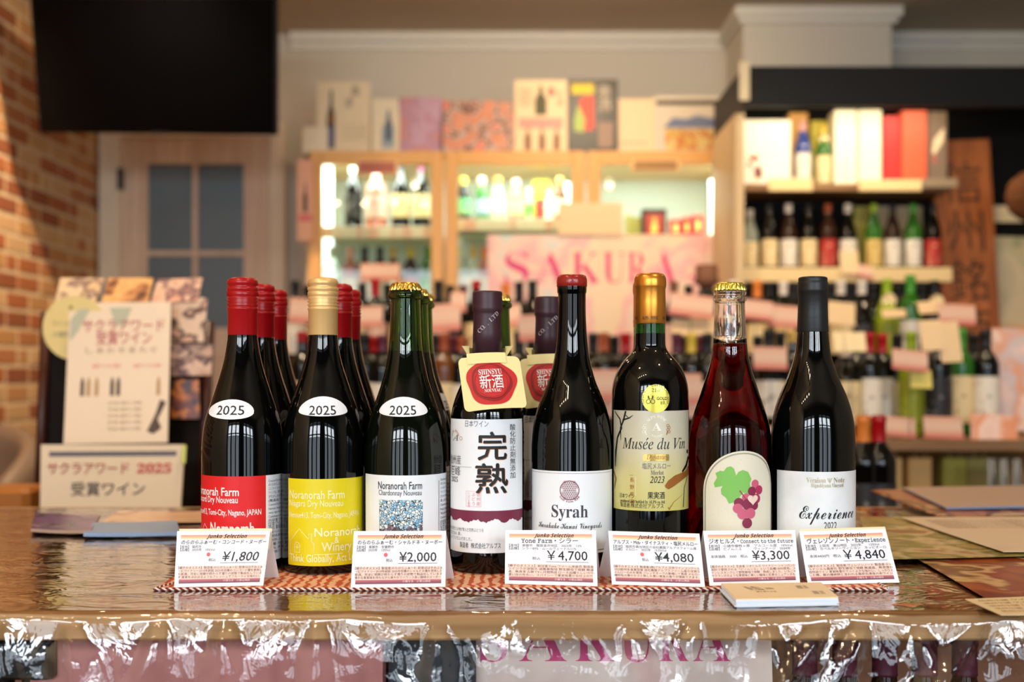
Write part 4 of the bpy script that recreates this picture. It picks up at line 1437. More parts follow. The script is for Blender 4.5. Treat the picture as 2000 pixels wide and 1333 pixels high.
# ------------------------------------------------------------------ price cards in front of the bottles
CARDP = ramp_mat('price_card_print', [(0.0, (246, 246, 248)), (.062, (246, 246, 248)), (.066, (96, 62, 80)), (.095, (150, 78, 92)), (.135, (198, 106, 112)), (.14, (248, 208, 190)), (.37, (250, 212, 196)), (.372, (238, 238, 244)),
                                        (.84, (240, 240, 246)), (.865, (252, 216, 170)), (.895, (246, 180, 140)), (.925, (240, 150, 130)), (.928, (247, 247, 249))], margin=(.045, .955, (246, 246, 248)), rough=.4)
BOT = '小諸なる　小宮山酒店'
CARDS = [
    ('white price card reading 1,800 yen before the red labelled bottle', [(340, 1148), (514, 1144.5), (528, 1037), (346, 1038)],
     'のらのらふぁーむ・コンコード・ヌーボー', (.05, .97), ['【産地】 塩尻市', '【品種】 2025年　10%Vol'], (.27, .42), '¥1,800', (.50, .90), True, .12, '税込', (.36, .44),
     ['【順子のオススメ】製造者:のらのらふぁーむ 前身ははすみふぁ', 'ーむワイナリー2010年創設 2025年収穫のコンコード種を使用し', 'た新酒。完全に発酵が終わらず濁りの状態で製品化していま', 'す 果実をほおばるようなフレッシュでフルーティな味わい。']),
    ('white price card reading 2,000 yen before the mosaic labelled bottle', [(685, 1149.5), (870, 1147), (871, 1037.5), (691, 1038)],
     'のらのらふぁーむ・シャルドネ・ヌーボー', (.05, .96), ['【産地】 東御市　安曇野市', '【品種】 2023年　12%Vol'], (.44, .40), '¥2,000', (.50, .90), True, 0, '税込', (.36, .43),
     ['【順子のオススメ】製造者:のらのらふぁーむ 前身ははすみふぁ', 'ーむワイナリー2010年創設 2025年収穫のシャルドネ種を使用した', '新酒。完全に発酵が終わらず濁りの状態で製品化しています', '豊かな果実味を持ちながら爽やかでバランス良い酸味のヌーボー']),
    ('white price card reading 4,700 yen before the Syrah bottle', [(986, 1141), (1167, 1146), (1164, 1036.5), (987, 1036)],
     'Yone Farm・シラー', (.18, .80), ['【産地】 東御市　鞍掛金井地区　2023年　12%', '【品種】 シラー89%　ムールヴェードル11%'], (.84, .78), '￥4,700', (.46, .90), False, 0, '税込', (.30, .385),
     ['【順子のオススメ】栽培者:Yone ファーム米倉氏 製造者', 'ツイジラボ須賀氏 減農薬栽培 野生酵母で発酵 無濾', '過、無清澄 古樽で9ヶ月間熟成 ローヌ品種らしいやや', '濃い目の色合い。スパイシーで果実味豊かな仕上がり']),
    ('white price card reading 4,080 yen before the pale gold labelled bottle', [(1195, 1142.5), (1377, 1147.5), (1366, 1043), (1188, 1037.5)],
     'アルプス・Mdv・ダイナスティ・塩尻メルロー', (.05, .97), ['【産地】 塩尻市桑出地区の自社農園アルプスフォーム産', '【品種】 メルロー　2023年　13.5%Vol'], (.95, .62), '¥4,080', (.49, .91), True, 0, '税込', (.35, .42),
     ['【順子のオススメ】製造者:(株)アルプス 日本ワインコンクール', '2025欧州系金賞受賞 自社農園アルプスファーム産の良質な', 'メルローのみを使用 フレンチオークの新樽にて熟成 メルロー', '種特有の華やかさと熟した黒い果実の香りが堪能できます。']),
    ('white price card reading 3,300 yen before the grape picture bottle', [(1386, 1145), (1563, 1140.5), (1553, 1036), (1373, 1037.5)],
     'ジオヒルズ・Connect to the future', (.05, .97), ['【産地】 小諸市御牧ヶ原　アルコール度　10%Vol', '【品種】 ピノムニエ　　　ヴィンテージ　2024年'], (.95, .93), '¥3,300', (.50, .91), None, 0, '本体価格　3000　税込', (.05, .45),
     ['【順子のオススメ】生産者 ジオヒルズ ワイナリー シャンパンの', '原料で使用される「ピノムニエ」という品種100%使用。ス', 'テンレスタンクにて野性酵母で発酵・熟成しました。いちごや', 'サクランボのような果実味に美しい酸味と紅茶のニュアンスも']),
    ('white price card reading 4,840 yen before the Experience bottle', [(1578, 1143), (1757, 1138.5), (1729, 1033.5), (1561, 1038.5)],
     'ヴェレゾンノート・Experience', (.07, .97), ['【産地】 上田市　東山地区　2022年　　12%Vol', '【品種】 カベルネソーヴィニヨン　ネッビオーロ'], (.88, .95), '￥4,840', (.45, .92), None, 0, '本体4400円　税込', (.07, .42),
     ['【順子のオススメ】栽培者:ヴェレゾンノート 製造者:テー', 'ルドシエル桑原氏 野生酵母で発酵 無濾過、無清澄の', '自然派ワイン 果実味豊かでふくよかな味わい。しっかりと', 'した樽、歌の魔術師と言われる桑原氏渾身の赤ワイン']),
]
YBOT = .2035 * F
for ci, (label, px, title, tx, meta, mx, price, prx, dot, shear, tax, taxx, para) in enumerate(CARDS):
    ybs = []
    cs_ = []
    for k in (0, 1):
        Y = (ZC - ZT - .0031) * F / (px[k][1] - 725)
        cs_.append(Vector(W(px[k][0], px[k][1], Y)))
    # make both lower corners rest on the counter; the upper edge leans back by 14 mm
    lean = .014
    for k, bk in ((2, 1), (3, 0)):
        cs_.append(Vector(W(px[k][0], px[k][1], cs_[bk].y + lean)))
    o = (cs_[0] + cs_[1]) / 2
    o.z = ZT + .0031
    t = thing('price_card', label, 'price card', o, 0, 'folded price cards along the counter')
    mb = MB(); slab(mb, *cs_, .0004, o)
    fr = mb.build('front_panel', CARDP, t)
    mb = MB()
    bl_, br_ = cs_[0] + Vector((.004 if ci < 3 else -.006, .046, 0)), cs_[1] + Vector((.006 if ci < 3 else -.003, .046, 0))
    if ci in (3, 5): bl_.x -= .004
    slab(mb, br_, bl_, cs_[3] + Vector((0, .0012, -.0002)), cs_[2] + Vector((0, .0012, -.0002)), .0004, o)
    mb.build('back_panel', PAPER, t)
    if ci in (0, 5):
        mb = MB()
        d = Vector((.001, .004, .0016))
        slab(mb, cs_[0] * .4 + cs_[3] * .6 + d, cs_[1] * .4 + cs_[2] * .6 + d, cs_[2] + d, cs_[3] + d, .0003, o)
        mb.build('spare_card', CREAM, t)
    q = MB(); p = quad_mp(*cs_, .00025, o)
    text(q, p, 'Junko Selection', .32, .75, .868, .098, 0, 'sbi', .15)
    h = .095
    if title.startswith('Yone'):
        text(q, p, 'Yone Farm', .18, .52, .765, .125, 0, 'mono', 0, .01); text(q, p, '・シラー', .545, .80, .765, .115, 0, None, 0, .01)
    elif 'Connect' in title:
        text(q, p, 'ジオヒルズ・', .05, .37, .765, .105, 0, None, 0, .012); text(q, p, 'Connect to the future', .39, .965, .765, .11, 0, 'mono', 0, .01)
    elif title.startswith('ヴェ'):
        text(q, p, 'ヴェレゾンノート・', .07, .60, .765, .115, 0, None, 0, .012); text(q, p, 'Experience', .615, .965, .765, .12, 0, 'mono', 0, .01)
    else:
        text(q, p, title, tx[0], tx[1], .765, .088, 0, None, .1 if ci == 0 else 0, .012)
    for i, s in enumerate(meta):
        text(q, p, s, .045, mx[i], .695 - i * .055, .056, 1)
    text(q, p, price, prx[0], prx[1], .455, .235, 0, None, shear, .004)
    q.stroke(p, [(prx[0] - .01, .420), (prx[1] + .01, .420)], .007, 1)
    text(q, p, tax, taxx[0], taxx[1], .455 if dot is not None else .50, .062, 1)
    for i, s in enumerate(para):
        text(q, p, s, .035, .965 if i < 3 else .95, .322 - i * .055, .052, 1)
    text(q, p, BOT, .54, .84, .092, .043, 3)
    if dot:
        q.disc(quad_mp(*cs_, .0003, o), (.355, .575), .001, 2)
    if dot:
        q2 = [(.355 + .021 * cos(a), .575 + .036 * sin(a)) for a in [2 * pi * i / 20 for i in range(20)]]
        q.poly(quad_mp(*cs_, .0003, o), q2, 2)
    q.build('lettering', [INK, mat('card_grey_ink', (66, 60, 62)), mat('coral_dot', (240, 104, 104)), mat('pale_pink_ink', (252, 226, 230))], fr)

# ------------------------------------------------------------------ stack of business cards
base = Vector(W(1521, 1181, .2045 * F / (1181 - 725))); base.z = ZT + .0012
rs = random.Random(2)
def rect_on_top(pxs, z):
    out = []
    for (x, y) in pxs:
        Y = (ZC - z) * F / (y - 725)
        out.append(Vector(((x - 1000) * Y / F, Y, z)))
    return out
zt0 = ZT + .0012
foot = rect_on_top([(1437, 1180), (1637, 1176), (1603, 1147), (1408, 1149)], zt0 + .0035)
for k in range(8):
    j = Vector((rs.uniform(-.0012, .0012), rs.uniform(-.0008, .0008), 0))
    c = [Vector((v.x, v.y, zt0 + .00002 + k * .00095)) + j for v in foot]
    o = (c[0] + c[2]) / 2
    mb = MB(); slab(mb, *[v + Vector((0, 0, .0009)) for v in c], .0009, o)
    nm = 'cream business card on top of the small stack by the counter edge' if k == 7 else 'cream business card inside the small stack by the counter edge'
    bc = mb.build('business_card', [mat('warm_cream_card', (246, 216, 166), .5) if k == 7 else mat('card_edge_white', (232, 240, 250), .5)])
    bc.location = o
    tag(bc, nm, 'card', 'stacked business cards')
    if k == 7:
        q = MB(); p = quad_mp(*[v + Vector((0, 0, .001)) for v in c], .0002, o)
        text(q, p, '㈲小宮山', .22, .36, .52, .30, 0, None, -.2); text(q, p, 'TABI-TERRACE', .38, .46, .55, .16, 0)
        text(q, p, '酒と旅のお店', .26, .46, .38, .08, 0)
        for (a, b_) in ((.70, .72), (.80, .34)):
            for r in range(3):
                text(q, p, '営業時間・定休日', a, a + .11, b_ - r * .07, .07, 0)
        q.build('lettering', mat('brown_card_ink', (96, 78, 60)), bc)

# ------------------------------------------------------------------ leaflets lying on the counter
def lying(name, label, pts, z, m, curl=0.0, t=.0006, printer=None, group=None, nu=10):
    c = rect_on_top(pts, z)
    o = (c[0] + c[1] + c[2] + c[3]) / 4; o.z = z
    g0 = quad_mp(*c, 0, o); s = 1 if g0.n.z > 0 else -1
    def f(off):
        def h(u, v):
            q_ = Vector(g0(u, v)); q_.z += off + curl * ((2 * u - 1) ** 2 * .5 + (2 * v - 1) ** 2 * .5)
            return tuple(q_)
        return h
    mb = MB(); mb.sheet(f(t), 0, 1, 0, 1, nu, nu, 0, True)
    mb.sheet(f(0), 1, 0, 0, 1, nu, nu, 0, True)
    e = []
    for k in range(nu): e += [(k / nu, 0, (k + 1) / nu, 0), (k / nu, 1, (k + 1) / nu, 1), (0, k / nu, 0, (k + 1) / nu), (1, k / nu, 1, (k + 1) / nu)]
    for (a, b_, c_, d_) in e:
        mb.add([f(0)(a, b_), f(0)(c_, d_), f(t)(c_, d_), f(t)(a, b_)], [(0, 1, 2, 3)], len(m) - 1 if isinstance(m, list) else 0)
    ob = mb.build(name, m); ob.location = o
    tag(ob, label, 'leaflet', group)
    if printer:
        q = MB(); ms = printer(q, f(t + .0004)); q.build('print', ms, ob)
    return ob
G = 'leaflets lying on the right end of the counter'
autumn = photo_mat('autumn_collage_print', (120, 44, 22), [(170, 84, 40), (142, 58, 34), (216, 176, 120), (110, 60, 30), (190, 150, 90)], 9, .22)
def cream_lines(q, p):
    for i in range(5):
        text(q, p, '信州小諸 ワインと地酒のご案内', .06, .9 - .08 * (i % 2), .80 - i * .16, .09, 0)
    return [mat('brown_lines', (150, 116, 84))]
lying('leaflet', 'large red brown picture leaflet at the right front of the counter', [(1990, 1207), (2300, 1190), (2060, 1082), (1752, 1070)], ZT + .0034, autumn, .0, printer=None, group=G)
lying('leaflet', 'cream strip of text lying on the red brown picture leaflet', [(1955, 1203), (2200, 1203), (2130, 1162), (1885, 1172)], ZT + .0052, mat('pale_cream_sheet', (232, 206, 160), .5), printer=cream_lines, group=G)
lying('leaflet', 'green and yellow picture leaflet behind the last price card', [(1700, 1096), (2230, 1082), (2110, 1012), (1680, 1012)], ZT + .0060, photo_mat('meadow_print', (150, 116, 54), [(176, 150, 84), (126, 120, 50), (212, 184, 130), (150, 96, 52)], 12, .22), .001, group=G)
lying('leaflet', 'large cream sheet lying across the green picture leaflet', [(1960, 1081), (2330, 1075), (2120, 1010), (1758, 1013)], ZT + .0080, mat('beige_sheet', (226, 202, 170), .45), .001, printer=lambda q, p: (q.poly(p, [(.45, .25), (.65, .22), (.62, .50), (.46, .52)], 0, 2), [text(q, p, '長野県産ワインのご案内と季節のお知らせ', .08, .92, .86 - k * .055, .04, 1) for k in range(5)], [mat('brown_picture', (150, 84, 66)), mat('sheet_grey', (170, 150, 128))])[2], group=G)
lying('leaflet', 'brown picture booklet beside the Experience bottle', [(1838, 1012), (2100, 1004), (1990, 952), (1700, 960)], ZT + .0062, photo_mat('brown_booklet_print', (150, 92, 60), [(196, 130, 92), (120, 70, 44), (210, 166, 120)], 14, .25), .0, t=.002, group=G)
lying('leaflet', 'greyish card sheet with a blue edge at the far right of the counter', [(1848, 996), (2160, 990), (2000, 952), (1762, 956)], ZT + .0104, [mat('taupe_sheet', (196, 168, 148), .4), mat('blue_edge', (120, 140, 176), .5)], t=.003, group=G)
lying('leaflet', 'purple and dark leaflet pile at the left of the counter', [(60, 1043), (178, 1046), (196, 1014), (68, 1010)], ZT + .0032, [photo_mat('purple_print', (60, 54, 84), [(120, 70, 130), (40, 38, 60), (150, 110, 140)], 20, .25), mat('leaf_edge', (170, 140, 120))], .0025, t=.004, group='leaflets on the left of the counter')
lying('leaflet', 'pale blue folded leaflet at the left of the counter', [(163, 1051), (352, 1049), (345, 1026), (182, 1030)], ZT + .0032, mat('blue_leaflet', (132, 158, 196), .35), .0015, t=.0045, group='leaflets on the left of the counter')
lying('leaflet', 'salmon and cream thin leaflet behind the pale blue one', [(200, 1022), (420, 1022), (410, 1000), (230, 1000)], ZT + .0028, photo_mat('salmon_print', (224, 176, 136), [(230, 190, 150), (200, 140, 116), (238, 206, 170)], 10, .25), .001, group='leaflets on the left of the counter')

# ------------------------------------------------------------------ generic bottles for the displays behind
def prof_of(kind):
    P = {
        'bord': (.037, .300, [(.037, .19), (.036, .205), (.029, .222), (.0175, .238), (.0145, .252), (.0138, .296), (.0142, .300)]),
        'burg': (.041, .300, [(.041, .15), (.038, .175), (.030, .205), (.020, .232), (.0155, .255), (.0142, .296), (.0146, .300)]),
        'sake': (.038, .300, [(.038, .165), (.036, .185), (.027, .215), (.018, .245), (.0140, .275), (.0132, .294), (.015, .300)]),
        'small': (.030, .185, [(.030, .095), (.028, .11), (.018, .135), (.0125, .155), (.012, .18), (.013, .185)]),
        'squat': (.046, .26, [(.046, .13), (.043, .155), (.030, .185), (.018, .205), (.015, .24), (.016, .26)]),
    }[kind]
    rb, h, up = P
    return rb, h, [(0.0004, .004), (rb - .006, 0), (rb - .001, .003), (rb, .010), (rb, .05)] + smooth_prof(up, 3)


MESH = {}


def shared(key, fn):
    if key not in MESH:
        ob = fn()
        MESH[key] = ob.data
        bpy.data.objects.remove(ob)
    return MESH[key]


def part(name, mesh, m, parent):
    o = bpy.data.objects.new(name, mesh)
    COL.objects.link(o)
    o.parent = parent
    if m:
        if not mesh.materials:
            mesh.materials.append(m)
        o.material_slots[0].link = 'OBJECT'
        o.material_slots[0].material = m
    return o


GL = {'dark': BLACKGLASS, 'green': mat('bright_green_glass', (60, 140, 40), .06, trans=.55, ior=1.45), 'lime': mat('lime_glass', (150, 170, 40), .15, spec=.5),
      'clear': mat('clear_greenish_glass', (206, 214, 196), .06, trans=.6), 'rose': mat('rose_wine_glass', (206, 130, 110), .06, trans=.4), 'amber': mat('amber_glass', (104, 58, 22), .06),
      'white': mat('white_porcelain', (226, 224, 214), .25), 'brown': mat('brown_glass', (46, 24, 14), .06), 'blue': mat('blue_glass', (70, 90, 170), .08, trans=.4)}
CP = {'red': REDCAP, 'black': mat('black_capsule', (22, 22, 24), .4), 'orange': mat('orange_capsule', (222, 128, 50), .4), 'white': mat('white_capsule', (220, 212, 200), .45),
      'green': mat('green_capsule', (70, 150, 50), .4), 'lime': mat('lime_capsule', (150, 180, 40), .4), 'purple': mat('plum_capsule', (90, 34, 54), .4), 'gold': mat('gold_capsule', (210, 170, 90), .35, metal=.6),
      'rust': mat('rust_capsule', (160, 78, 40), .45), 'pink': mat('pink_capsule', (224, 160, 150), .45), 'yellow': mat('yellow_capsule', (216, 186, 70), .4), 'pale': mat('pale_green_capsule', (196, 210, 186), .45), 'brownpaper': mat('brown_wrap', (120, 78, 56), .7)}
def labmat(name, rgb, ink):
    m = mat(name, rgb, .5)
    if m.get('done'):
        return m
    m['done'] = 1
    nt = m.node_tree
    b = nt.nodes['Principled BSDF']
    tc = nt.nodes.new('ShaderNodeTexCoord'); mp = nt.nodes.new('ShaderNodeMapping'); mp.inputs['Scale'].default_value = (60, 60, 38)
    nz = nt.nodes.new('ShaderNodeTexNoise'); nz.inputs['Scale'].default_value = 1; nz.inputs['Detail'].default_value = 1
    cr = nt.nodes.new('ShaderNodeValToRGB'); cr.color_ramp.elements[0].position = .60; cr.color_ramp.elements[1].position = .70
    cr.color_ramp.elements[0].color = lin(rgb); cr.color_ramp.elements[1].color = lin(ink)
    nt.links.new(tc.outputs['Object'], mp.inputs[0]); nt.links.new(mp.outputs[0], nz.inputs['Vector']); nt.links.new(nz.outputs['Fac'], cr.inputs[0]); nt.links.new(cr.outputs[0], b.inputs['Base Color'])
    return m
LB = {'white': labmat('display_white_label', (230, 222, 208), (150, 140, 130)), 'cream': labmat('display_cream_label', (232, 210, 160), (170, 130, 80)), 'pink': labmat('display_pink_label', (226, 190, 176), (180, 110, 100)),
      'black': labmat('display_black_label', (44, 42, 44), (140, 136, 130)), 'lime': labmat('display_lime_label', (140, 150, 30), (170, 176, 70)), 'red': labmat('display_red_label', (176, 44, 34), (220, 160, 130)),
      'blue': labmat('display_blue_label', (170, 190, 210), (60, 90, 150)), 'mixed': labmat('display_mixed_label', (120, 200, 140), (226, 90, 80)), 'gold': labmat('display_gold_label', (216, 186, 110), (150, 110, 50)), 'green': labmat('display_green_label', (110, 190, 80), (230, 240, 200))}


def bg_bottle(px, Y, z, kind, glass, cap, lab, label, s=1.0, cat='bottle', name='bottle', caplen=.06, group=None, lz=(.18, .52), emblem=None, dy=0):
    rb, h, prof = prof_of(kind)
    t = thing(name, label, cat, (WX(px, Y), Y + dy, z), 0, group)
    t.scale = (s, s, s)
    def mk():
        mb = MB(); mb.lathe(prof, 24); return mb.build('glass_body', GL['dark'])
    part('glass_body', shared(('g', kind), mk), GL[glass], t)
    if cap:
        def mk():
            rr_ = prof[-1][0] + .0012
            mb = MB(); mb.lathe([(rr_ + .0006, h - caplen), (rr_, h - caplen + .003), (rr_ - .0002, h - .016), (rr_ + .0010, h - .014), (rr_ + .0010, h - .004), (rr_ - .002, h + .0008), (.0004, h + .001)], 20)
            return mb.build('capsule', CP['red'])
        part('capsule', shared(('c', kind, caplen), mk), CP[cap], t)
    if lab:
        def mk():
            mb = MB(); mb.sheet(lambda u, v: ((rb + .0006) * sin(u), -(rb + .0006) * cos(u), v), -1.35, 1.35, h * lz[0], h * lz[1], 16, 1, 0, True)
            return mb.build('label', LB['white'])
        part('label', shared(('l', kind, lz), mk), LB[lab], t)
    if emblem:
        mb = MB(); r = .024
        mb.disc(lambda u, v: (u, -.022 + .0, v), (0, h - .072), r, 0, 20, 2)
        mb.build('neck_emblem', LB[emblem] if isinstance(emblem, str) else emblem, t)
    return t


# stepped wine display behind the counter
ZA, ZBT = .970, 1.160
YTA, YTB = 3.40, 3.95
disp = thing('display_table', 'long stepped wooden wine display behind the counter', 'display stand', (.45, 3.2, 0))
def dbox(name, x0, x1, y0, y1, z0, z1, m, par=None, o=(.45, 3.2, 0)):
    mb = MB(); mb.bevbox((x0 - o[0], y0 - o[1], z0 - o[2]), (x1 - o[0], y1 - o[1], z1 - o[2]), .002)
    return mb.build(name, m, par or disp)
TIERW = mat('display_oak', (150, 112, 74), .55, vary=((3, 40, 40), (120, 86, 54), .35, .65))
dbox('lower_step', -.80, 2.2, 3.20, 3.66, ZA - .03, ZA, TIERW)
dbox('upper_step', -.80, 2.2, 3.72, 4.14, ZBT - .03, ZBT, TIERW)
dbox('riser_board', -.80, 2.2, 3.66, 3.68, .30, ZBT - .03, mat('dark_riser', (70, 46, 30), .6))
for x in (-.78, .7, 2.16):
    dbox('leg', x, x + .03, 3.24, 3.27, 0, ZA - .03, TIERW)
    dbox('leg', x, x + .03, 4.08, 4.11, 0, ZBT - .03, TIERW)
dbox('lower_back_board', -.80, 2.2, 3.644, 3.656, .30, ZA - .03, mat('tan_back_board', (186, 144, 92), .6, vary=((9, 9, 9), (150, 124, 60), .4, .6)))
dbox('lower_shelf', -.78, 2.18, 3.24, 3.64, .60, .62, TIERW)
for (px, c, k) in ((1742, (236, 190, 120), 'cream paper bag'), (1800, (226, 176, 110), 'tan paper bag'), (1868, (170, 160, 70), 'olive green gift bag'), (1915, (160, 146, 80), 'khaki gift bag')):
    x = WX(px, 3.35)
    t = thing('paper_bag', k + ' on the low shelf under the right end of the wine display', 'bag', (x, 3.36, .62))
    mb = MB(); mb.bevbox((-.034, 0, 0), (.034, .06, .29), .004); mb.build('bag_body', mat(k.replace(' ', '_'), c, .7), t)
    mb = MB(); mb.tube([(-.015, .002, .288), (-.014, .002, .315), (.014, .002, .315), (.015, .002, .288)], .002, 6); mb.build('handle', CREAM, t)
for i, px in enumerate((1948, 1972, 1998)):
    t = thing('folding_stool', 'folded silver tube stool leaning at the right below the wine display, %s of three' % ('left', 'middle', 'right')[i], 'stool', (WX(px, 3.12), 3.12, 0), 0, 'folded stools below the wine display')
    for dx in (-.009, .009):
        mb = MB(); mb.tube([(dx, 0, 0), (dx, .04 + dx, .92)], .006, 10); mb.build('leg', mat('silver_tube', (112, 118, 126), .4, metal=.6), t)
for (px, c) in ((1722, 'left'), (1752, 'middle'), (1782, 'right')):
    t = thing('wine_glass', 'upturned clear wine glass on the low shelf below the display, %s of three' % c, 'glass', (WX(px, 3.28), 3.27, .62), 0, 'wine glasses on the low shelf')
    mb = MB(); mb.lathe([(.030, 0), (.034, .03), (.036, .06), (.030, .09), (.006, .11), (.004, .18), (.032, .19), (.032, .193), (.0004, .195)], 20)
    mb.build('bowl_and_stem', mat('thin_clear_glass', (210, 216, 222), .08, trans=.5), t)

FR = 'in the upper wine tier, '
TB = [  # px, glass, cap, label, kind, desc, scale, caplen
    (577, 'dark', 'black', 'white', 'bord', 'black-capped dark bottle seen between the red capped and gold capped front bottles', 1, .06),
    (733, 'dark', 'red', 'pink', 'bord', 'red-capsuled dark bottle seen left of the green crown-capped front bottle', 1.02, .072),
    (782, 'dark', 'gold', 'cream', 'bord', 'gold-capped dark bottle behind the green crown-capped front bottle', 1, .06),
    (856, 'dark', 'black', 'pink', 'bord', 'black-capsuled bottle seen right of the green crown-capped front bottles', 1, .065),
    (930, 'dark', 'red', 'cream', 'burg', 'red-capped dark bottle seen left of the purple-capped front bottle', 1, .03),
    (988, 'amber', 'orange', 'cream', 'bord', 'orange-capsuled bottle seen right of the purple-capped front bottle', .97, .05),
    (1040, 'dark', 'black', 'white', 'burg', 'black-necked dark bottle in front of the letter A of the pink poster', 1, .055),
    (1316, 'dark', 'brownpaper', 'pink', 'bord', 'brown-striped capsule bottle right of the gold-capsuled front bottle', .99, .05),
    (1380, 'dark', None, 'cream', 'squat', 'tall olive bottle wrapped at the mouth in brown paper left of the clear front bottle', 1.32, .04),
    (1432, 'amber', 'white', 'cream', 'bord', 'amber bottle right behind the neck of the clear front bottle', 1, .05),
    (1479, 'dark', 'orange', 'cream', 'bord', 'bright orange-capsuled bottle right of the clear front bottle', 1, .06),
    (1530, 'dark', 'white', 'cream', 'bord', 'white and black capped bottle left of the matt black capsule front bottle', .985, .045),
    (1642, 'dark', 'white', 'cream', 'burg', 'white-capsuled bottle just right of the matt black capsule front bottle', 1, .055),
    (1683, 'dark', 'white', 'black', 'burg', 'second white-capsuled dark bottle right of the matt black capsule front bottle', 1, .055),
    (1732, 'lime', 'lime', 'lime', 'burg', 'lime green bottle with round cream neck emblem and orange band', 1.02, .05),
    (1778, 'green', 'green', 'white', 'bord', 'slim green bottle with bright green cap next to the lime one', 1.06, .06),
    (1825, 'dark', 'black', 'white', 'bord', 'black-capped bottle with round cream neck emblem next to the wooden sign', 1, .05),
]
for (px, g, c, l, k, d, s, cl) in TB:
    em = 'cream' if px in (1732, 1825) else None
    bt = bg_bottle(px, YTB, ZBT, k, g, c, l, d, s, 'wine bottle', 'wine_bottle', cl, emblem=em)
    if px == 1380:
        mb = MB(); mb.lathe([(.016, .205), (.020, .215), (.033, .222), (.028, .236), (.029, .262), (.024, .268), (.0004, .268)], 14)
        w = mb.build('paper_wrap', CP['brownpaper'], bt)
TA = [
    (590, 'dark', 'red', 'white', 'bord', 'dark bottle with tilted white and red label seen between the first two front bottles', 1, .03),
    (712, 'dark', 'black', 'white', 'bord', 'dark bottle in the lower tier behind the gold capped front bottle', .98, .05),
    (748, 'dark', 'purple', 'white', 'bord', 'plum-capped bottle in the lower tier left of the green front bottle', .97, .05),
    (868, 'amber', 'rust', 'cream', 'bord', 'amber bottle in the lower tier left of the purple-capped front bottle', .98, .05),
    (903, 'dark', 'rust', 'white', 'bord', 'rust-capped bottle in the lower tier just left of the red seal neck tag', .95, .045),
    (1014, 'dark', 'black', 'white', 'bord', 'black-capped dark bottle in the lower tier right of the red seal neck tag', 1.0, .07),
    (1064, 'brown', 'black', 'pink', 'bord', 'brown bottle in the lower tier behind the half hidden purple capsule', .97, .05),
    (1180, 'dark', 'rust', 'pink', 'bord', 'orange rust capsuled bottle between the Syrah and the gold-capsuled front bottles', .99, .055),
    (1222, 'dark', 'red', 'pink', 'bord', 'red-capped bottle in the lower tier left of the gold-capsuled front bottle neck', .985, .055),
    (1322, 'dark', 'purple', 'pink', 'bord', 'plum-capped bottle first in the lower tier right of the gold capsule', .985, .06),
    (1350, 'dark', 'yellow', 'pink', 'bord', 'yellow-capped bottle in the lower tier right of the gold capsule', .985, .06),
    (1382, 'dark', 'black', 'white', 'bord', 'black-capped bottle in the lower tier left of the clear front bottle', .985, .06),
    (1502, 'dark', 'black', 'white', 'burg', 'dark bottle in the lower tier between the clear and the matt black capped front bottles', 1.02, .055),
    (1548, 'dark', 'gold', 'cream', 'bord', 'gold-capped bottle in the lower tier left of the Experience bottle', 1.0, .03),
    (1652, 'dark', 'white', 'cream', 'squat', 'broad dark bottle with white neck paper right of the Experience bottle', 1.08, .05),
    (1698, 'dark', 'red', 'white', 'bord', 'left bottle of the red-capsuled pair with white label in the lower tier', .99, .06),
    (1723, 'dark', 'red', 'white', 'bord', 'right bottle of the red-capsuled pair with white label in the lower tier', .99, .06),
    (1780, 'lime', 'lime', 'lime', 'bord', 'olive lime bottle with large lime label in the lower tier', 1.0, .05),
    (1832, 'dark', 'white', 'black', 'bord', 'dark bottle with black label and white cap in the lower tier', 1.0, .05),
    (1876, 'green', 'green', 'cream', 'bord', 'clear green bottle with bright green capsule in the lower tier', 1.03, .07),
    (1925, 'dark', 'black', 'white', 'bord', 'dark bottle with white label, rightmost of the lower tier', 1.02, .05),
]
for i, (px, g, c, l, k, d, s, cl) in enumerate(TA):
    bg_bottle(px, YTA + (.0 if px != 1723 else .085), ZA, k, g, c, l, d, s, 'wine bottle', 'wine_bottle', cl, dy=0, lz=(.12, .56) if px > 1600 else (.18, .52))
